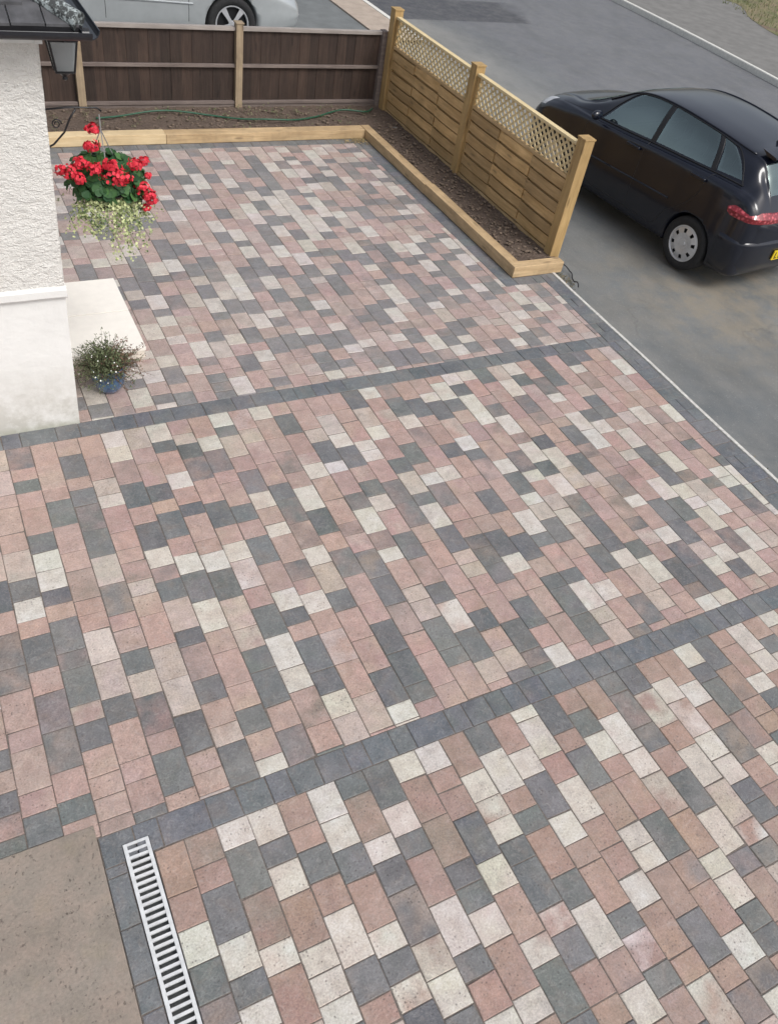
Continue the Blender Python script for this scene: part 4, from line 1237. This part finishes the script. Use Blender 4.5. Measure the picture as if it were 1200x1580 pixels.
def wheel(parent, x, y, z, r, side, style='trim', width=.2, rim=None):
    e = bpy.data.objects.new('wheel', None); COL.objects.link(e); e.parent = parent; e.location = (x, y, z); e.rotation_euler.y = .35
    b = bmesh.new(); h = width/2; ri = rim or r*.66
    prof = [(ri*.96, -h*.6), (ri, -h*.95), (r*.93, -h), (r*.985, -h*.85), (r, -h*.5), (r, h*.5), (r*.985, h*.85), (r*.93, h), (ri, h*.95), (ri*.96, h*.6)]
    lathe(b, [(a, c*side) for a, c in prof], 48, 'Y'); obj('tyre', b, M_TYRE, e, smooth=True)
    b = bmesh.new(); o_ = h*.95*side
    lathe(b, [(ri*.97, -h*side), (ri*.985, o_*.8), (ri*1.0, o_), (ri*.94, o_), (ri*.90, o_*.86)], 48, 'Y')
    if style == 'trim':
        n = 8        # pressed cover: solid disc with eight small slots near its edge
        ring_r = [.30, .52, .60, .82, .90, .97]; ring_y = [1.02, 1.10, 1.10, 1.0, .94, .84]; per = 6
        G_ = [[b.verts.new((ri*rr_*math.cos(2*math.pi*k/(n*per)), o_*yy, ri*rr_*math.sin(2*math.pi*k/(n*per)))) for k in range(n*per)] for rr_, yy in zip(ring_r, ring_y)]
        for q in range(5):
            for k in range(n*per):
                if q in (2, ) and k % per in (0, 1): continue
                b.faces.new((G_[q][k], G_[q][(k+1) % (n*per)], G_[q+1][(k+1) % (n*per)], G_[q+1][k]))
        lathe(b, [(.0001, o_*1.06), (ri*.13, o_*1.06), (ri*.15, o_*1.0), (ri*.20, o_*1.03), (ri*.30, o_*1.02)], 24, 'Y')
    else:
        n = 5
        for k in range(n):
            a0 = 2*math.pi*k/n
            P = []
            for rr_, wd_, yy in ((.15, .10, 1.0), (.5, .11, 1.04), (.96, .17, .96)):
                for s_g in (-1, 1):
                    cx_, sx_ = math.cos(a0), math.sin(a0)
                    P.append(b.verts.new((ri*(rr_*cx_-s_g*wd_*sx_), o_*yy, ri*(rr_*sx_+s_g*wd_*cx_))))
            for q in range(2): b.faces.new((P[2*q], P[2*q+1], P[2*q+3], P[2*q+2]))
        lathe(b, [(.0001, o_*1.05), (ri*.18, o_*1.03), (ri*.22, o_*.9)], 24, 'Y')
    obj('rim', b, M_ALLOY, e, smooth=False)
    b = bmesh.new(); lathe(b, [(.0001, o_*.5), (ri*.93, o_*.55)], 32, 'Y'); obj('brake_shadow', b, M_TRIM, e) if False else None
    b.free() if b.is_valid else None
    b = bmesh.new(); lathe(b, [(.0001, o_*.45), (ri*.95, o_*.5), (ri*.95, o_*.3), (.0001, o_*.3)], 32, 'Y'); obj('brake_drum', b, M_TRIM, e)
    return e

# --- black hatchback
ST = [(-.70, .32, .68, .86, .62, .90, .52), (-.675, .26, .765, .93, .675, .96, .55), (-.63, .24, .815, 1.01, .70, 1.04, .56), (-.55, .23, .835, 1.08, .715, 1.15, .56), (-.44, .22, .84, 1.11, .715, 1.27, .535), (-.33, .22, .855, 1.13, .73, 1.40, .545),
      (-.05, .22, .87, 1.13, .755, 1.445, .575), (.4, .22, .875, 1.11, .775, 1.49, .61), (.9, .22, .878, 1.085, .785, 1.515, .625), (1.3, .22, .878, 1.055, .785, 1.50, .615), (1.58, .22, .876, 1.04, .785, 1.44, .605),
      (1.85, .22, .872, 1.025, .78, 1.315, .60), (2.15, .22, .868, 1.015, .77, 1.165, .61), (2.38, .22, .865, 1.00, .75, 1.07, .60), (2.65, .22, .855, .975, .715, 1.03, .53), (2.90, .23, .825, .915, .67, .97, .47), (3.05, .25, .765, .83, .60, .885, .43), (3.14, .28, .68, .70, .52, .76, .40), (3.18, .33, .57, .56, .46, .60, .36)]
car = empty('hatchback_car', (8.36, 6.17, -.05), R(95)); tag(car, 'black five door hatchback parked on the road beyond the trellis fence', 'car')
B1 = Body(ST); b = bmesh.new()
WIN = [[(1.02, 8.15), (1.84, 8.15), (1.48, 10.2), (1.02, 10.3)], [(.12, 8.15), (.94, 8.15), (.94, 10.3), (.28, 10.25)], [(-.28, 8.3), (.04, 8.2), (.20, 10.15), (.06, 10.05)]]
B1.shell(b, 150, 6, WIN+[[(1.62, 10.75), (2.28, 10.75), (2.28, 13.01), (1.62, 13.01)], [(-.565, 10.75), (-.365, 10.75), (-.365, 13.01), (-.565, 13.01)]]); body = obj('body', b, M_NAVY, car, smooth=True)
cut_arches(body, [(0, .33, .345), (2.46, .33, .345)], .80)
def glass(name, corners, side=1, mat=M_GLASS, par=car, B=B1, n=12, off=.006):
    b = bmesh.new(); B.patch(b, corners, n, off, side); return obj(name, b, mat, par, smooth=True)
for sd_ in (1, -1):
    for wn in WIN: glass('side_window', wn, sd_)
    # pillars between the doors and window surrounds
    b = bmesh.new(); B1.patch(b, [(.945, 8.05), (1.015, 8.05), (1.015, 10.35), (.945, 10.35)], 8, .008, sd_); B1.patch(b, [(.05, 8.1), (.11, 8.1), (.27, 10.3), (.21, 10.25)], 8, .008, sd_)
    B1.line(b, [(-.33, 8.02), (1.90, 8.05)], .008, sd_, .004); B1.line(b, [(1.90, 8.05), (1.53, 10.32), (1.0, 10.4), (.25, 10.38), (.0, 10.15), (-.33, 8.02)], .007, sd_, .003)
    obj('window_trim', b, M_TRIM, car)
    b = bmesh.new()      # panel gaps
    b.free()
    for L_ in ([(1.0, 8.0), (1.0, 3.1), (1.98, 3.1), (2.0, 6), (1.86, 7.6)], [(1.02, 3.08), (.52, 3.1), (.40, 4.2), (.06, 5.6), (.02, 8.0)], [(2.6, 7.9), (1.95, 8.4)]):
        b = bmesh.new(); B1.line(b, L_, .0035, sd_, -.001); obj('door_gap', b, M_TRIM, car)
    b = bmesh.new(); B1.line(b, [(.42, 4.9), (1.0, 4.88), (1.95, 4.85)], .011, sd_, .002); obj('rubbing_strip', b, M_NAVY, car)
    for xh in (.14, 1.15):
        b = bmesh.new(); p = B1.pt(xh, 6.15, .016)
        box(b, (xh-.105, (p.y-.014)*sd_ if sd_ > 0 else -p.y-.022, p.z-.016), (xh+.105, p.y+.022 if sd_ > 0 else -p.y+.014, p.z+.016), .009)
        obj('door_handle', b, M_NAVY, car, smooth=True)
    b = bmesh.new(); B1.line(b, [(1.95, 10.15), (1.54, 10.7), (1.0, 10.8), (.2, 10.8), (-.20, 10.7)], .010, sd_, .004); obj('roof_moulding', b, M_NAVY, car, smooth=True)
    # tail lamp wraps the corner
    b = bmesh.new(); plan = smooth_line([(-.30, .868, .92, .935), (-.42, .862, .895, .975), (-.55, .845, .872, .995), (-.645, .80, .86, 1.0), (-.695, .70, .856, .985), (-.722, .55, .856, .97), (-.730, .40, .860, .962), (-.732, .30, .875, .955)] if False else [(-.36, .866), (-.44, .862), (-.55, .845), (-.645, .80), (-.695, .70), (-.722, .55), (-.730, .40), (-.732, .28)], 5); m_ = len(plan); prev = None
    for i_, (x_, y_) in enumerate(plan):
        f_ = i_/(m_-1); hz_ = .056*min(1, (f_+.05)/.16)**.6*(1-.25*f_**3); zc_ = .930-.01*f_; lean_ = .035
        cur = [b.verts.new((x_, y_*sd_, zc_-hz_)), b.verts.new((x_-(.006 if f_ > .4 else 0), (y_+.006)*sd_, zc_)), b.verts.new((x_+(lean_ if f_ > .35 else .01), (y_-lean_)*sd_, zc_+hz_)), b.verts.new((x_+.10, (y_-.10)*sd_, zc_+hz_)), b.verts.new((x_+.10, (y_-.10)*sd_, zc_-hz_))]
        if prev:
            for k_ in range(5): b.faces.new((prev[k_], prev[(k_+1) % 5], cur[(k_+1) % 5], cur[k_]))
        else: b.faces.new(cur)
        prev = cur
    b.faces.new(prev[::-1]); lamp_ = obj('tail_lamp', b, M_LAMP, car)
    b = bmesh.new()
    for q_ in (8, 15, 22, 29):
        x_, y_ = plan[q_]; box(b, (x_-.010, y_*sd_-.006, .885), (x_+.004, y_*sd_+.006, .975), 0)
    obj('lamp_divider', b, M_TRIM, lamp_) if False else b.free()
    # head lamp
    b = bmesh.new(); B1.patch(b, [(2.84, 6.2), (3.12, 6.6), (3.08, 8.6), (2.72, 8.0)], 10, .006, sd_); obj('headlight', b, simple('lamp_glass', (.55, .57, .6), .1), car, smooth=True)
    # mirror
    b = bmesh.new(); bmesh.ops.create_uvsphere(b, u_segments=16, v_segments=10, radius=1)
    for v in b.verts: v.co = Vector((v.co.x*.045+1.80, (v.co.y*.085+.93)*sd_, v.co.z*.055+1.10))
    obj('door_mirror', b, M_NAVY, car, smooth=True)
    for xw in (0, 2.46): wheel(car, xw, .76*sd_, .33, .305, sd_, 'trim', .19, .205)
# cabin: floor, bench, front seats, dashboard, wheel
M_SEAT = simple('dark_seat_cloth', (.035, .037, .040), .95, .3, 12)
b = bmesh.new(); box(b, (-.45, -.70, .30), (2.2, .70, .36), .01); obj('cabin_floor', b, M_SEAT, car)
for y_ in (-.36, .36):
    b = bmesh.new(); box(b, (.85, y_-.24, .55), (1.32, y_+.24, .72), .05); vs_b = box(b, (.72, y_-.24, .66), (.86, y_+.24, 1.18), .05, Matrix.Rotation(R(-12), 3, 'Y')); box(b, (.66, y_-.12, 1.20), (.74, y_+.12, 1.36), .03); obj('front_seat', b, M_SEAT, car, smooth=False)
b = bmesh.new(); box(b, (-.05, -.62, .55), (.40, .62, .72), .05); box(b, (-.18, -.62, .66), (-.04, .62, 1.16), .05, Matrix.Rotation(R(-14), 3, 'Y')); obj('rear_seat', b, M_SEAT, car)
b = bmesh.new(); box(b, (-.52, -.60, 1.04), (-.20, .60, 1.07), .01); obj('parcel_shelf', b, M_SEAT, car)
b = bmesh.new(); box(b, (1.68, -.70, .62), (2.25, .70, 1.0), .06); obj('dashboard', b, M_TRIM, car)
b = bmesh.new(); tube(b, [(1.50-.06*math.sin(a), -.36+.18*math.cos(a), 1.0+.17*math.sin(a)) for a in [i*math.pi/12 for i in range(25)]], .014, 6); obj('steering_wheel', b, M_TRIM, car)
# windscreen, rear window across the centre
def cross_patch(name, xlo, xhi, vlo, mat, B=B1, par=car, off=.006, n=10):
    b = bmesh.new(); g = []
    for i in range(n+1):
        u = i/n; x = xlo*(1-u)+xhi*u; row = []
        vs_ = [vlo+(13-vlo)*j/n for j in range(n+1)]
        L_ = [B.pt(x, v, off if 0 < i < n else off-.003) for v in vs_]
        L_ = L_+[Vector((p.x, -p.y, p.z)) for p in L_[-2::-1]]
        g.append([b.verts.new(p) for p in L_])
    for i in range(n):
        for j in range(len(g[0])-1): b.faces.new((g[i][j], g[i+1][j], g[i+1][j+1], g[i][j+1]))
    return obj(name, b, mat, par, smooth=True)
cross_patch('windscreen', 1.60, 2.30, 10.7, M_GLASS)
cross_patch('rear_window', -.575, -.355, 10.7, M_GLASS)
b = bmesh.new()          # lip spoiler over the rear window
prof = []
for i in range(21):
    y = -.50+i*.05; prof.append(y)
prev = None
for y in prof:
    cur = [b.verts.new(p) for p in ((-.22, y, 1.478), (-.40, y, 1.462-.04*abs(y)**2), (-.43, y, 1.448-.04*abs(y)**2), (-.40, y, 1.428-.04*abs(y)**2), (-.30, y, 1.43))]
    if prev:
        for k in range(5): b.faces.new((prev[k], prev[(k+1) % 5], cur[(k+1) % 5], cur[k]))
    else: b.faces.new(cur)
    prev = cur
b.faces.new(prev[::-1]); obj('roof_spoiler', b, M_NAVY, car)
b = bmesh.new(); tube(b, [(-.06, .02, 1.44), (-.08, .02, 1.50), (-.20, .02, 1.68)], [.026, .013, .008], 8); obj('aerial', b, M_TRIM, car)
b = bmesh.new()          # rear bumper with a ledge that catches the light
bp = smooth_line([(-.40, .868), (-.52, .862), (-.63, .82), (-.71, .70), (-.745, .50), (-.755, .25), (-.757, 0)], 6); bp = bp+[(x, -y) for x, y in bp[-2::-1]]; prev = None
for x_, y_ in bp:
    q_ = Vector((x_-.0, y_)); i_n = (Vector((.3, 0))-q_).normalized()
    cur = [b.verts.new((q_.x+i_n.x*d_, q_.y+i_n.y*d_, z_)) for d_, z_ in ((.10, .70), (.055, .672), (.006, .655), (-.004, .62), (.006, .57), (.004, .40), (.03, .30), (.10, .27))]
    if prev:
        for k_ in range(7): b.faces.new((prev[k_], prev[k_+1], cur[k_+1], cur[k_]))
    prev = cur
obj('rear_bumper', b, M_NAVY, car, smooth=True)
b = bmesh.new(); box(b, (-.768, -.26, .435), (-.756, .26, .545), .002); pl_ = obj('number_plate', b, M_PLATE, car)
def text(name, body_, size, loc, rot, mat, par, ext=.001):
    cu = bpy.data.curves.new(name, 'FONT'); cu.body = body_; cu.size = size; cu.extrude = ext; cu.align_x = 'LEFT'; cu.offset = .002
    o_ = bpy.data.objects.new(name, cu); COL.objects.link(o_); o_.location = loc; o_.rotation_euler = rot
    bpy.context.view_layer.update(); dg = bpy.context.evaluated_depsgraph_get(); me_ = bpy.data.meshes.new_from_object(o_.evaluated_get(dg)); bpy.data.objects.remove(o_, do_unlink=True)
    q = bpy.data.objects.new(name, me_); COL.objects.link(q); q.parent = par; q.location = loc; q.rotation_euler = rot; me_.materials.clear(); me_.materials.append(mat); return q
text('plate_characters', 'LY', .105, (-.7695, .235, .452), (R(90), 0, R(-90)), M_BLACKIRON, pl_)
b = bmesh.new(); tube(b, [(-.665, -.5, .80), (-.675, 0, .80), (-.665, .5, .80)], .004, 5); tube(b, [(-.69, -.08, .70), (-.695, .08, .70)], .012, 6); obj('tailgate_trim', b, M_TRIM, car)

# --- silver saloon behind the dark fence
ST2 = [(-1.0, .22, .86, .98, .76, 1.42, .60), (-.2, .22, .865, .97, .77, 1.45, .60), (.6, .22, .87, .96, .77, 1.43, .60), (1.2, .22, .87, .95, .77, 1.25, .58), (1.6, .22, .868, .93, .76, 1.02, .55), (2.2, .22, .86, .88, .72, .95, .5), (2.7, .22, .84, .80, .66, .88, .42), (3.0, .23, .78, .70, .6, .76, .4), (3.22, .26, .68, .58, .5, .62, .36), (3.28, .3, .6, .5, .46, .52, .34)]
SC = 1.22
ST2 = [(-1.45, .35, .62, .75, .5, .80, .4), (-1.40, .26, .75, .92, .62, .95, .5), (-1.2, .23, .82, .97, .72, 1.10, .55)] + ST2[1:]
sc = empty('silver_car', (1.83, 14.62, -.015), R(-2)); sc.scale = (SC, SC, SC); tag(sc, 'silver car parked beyond the dark fence, only its side and front wheel showing', 'car')
M_SILVER = paint('silver_paint', (.50, .53, .54), .35, .8, .35)
B2 = Body(ST2); b = bmesh.new(); B2.shell(b, 70, 3); body = obj('body', b, M_SILVER, sc, smooth=True)
cut_arches(body, [(-.1, .31, .35), (2.30, .31, .35)], .80)
for sd_ in (1, -1):
    for c4 in ([(-.9, 8.15), (-.1, 8.15), (-.1, 10), (-.6, 9.9)], [(-.02, 8.15), (.75, 8.15), (.72, 10), (-.02, 10)], [(.8, 8.15), (1.35, 8.15), (1.0, 9.9), (.77, 9.95)]):
        glass('side_window', c4, sd_, M_SEALED, sc, B2)
    for L_ in ([(.76, 3.1), (.76, 8.0)], [(-.05, 3.1), (-.05, 8.0)], [(1.75, 3.1), (1.75, 7.0), (1.6, 7.7)]):
        b = bmesh.new(); B2.line(b, L_, .0035, sd_, -.0005); obj('door_gap', b, M_TRIM, sc)
    b = bmesh.new(); B2.line(b, [(.1, 4.5), (1.8, 4.5)], .010, sd_, .003); obj('rubbing_strip', b, M_SILVER, sc)
    b = bmesh.new(); B2.patch(b, [(2.78, 6.2), (3.16, 6.6), (3.10, 8.4), (2.75, 7.9)], 8, .006, sd_); obj('headlight', b, bpy.data.materials['lamp_glass'], sc, smooth=True)
    for xw in (-.1, 2.30): wheel(sc, xw, .76*sd_, .31, .31, sd_, 'spoke', .19, .215)
cross_patch('windscreen', 1.12, 1.58, 10.7, M_SEALED, B2, sc)

S.render.film_transparent = False
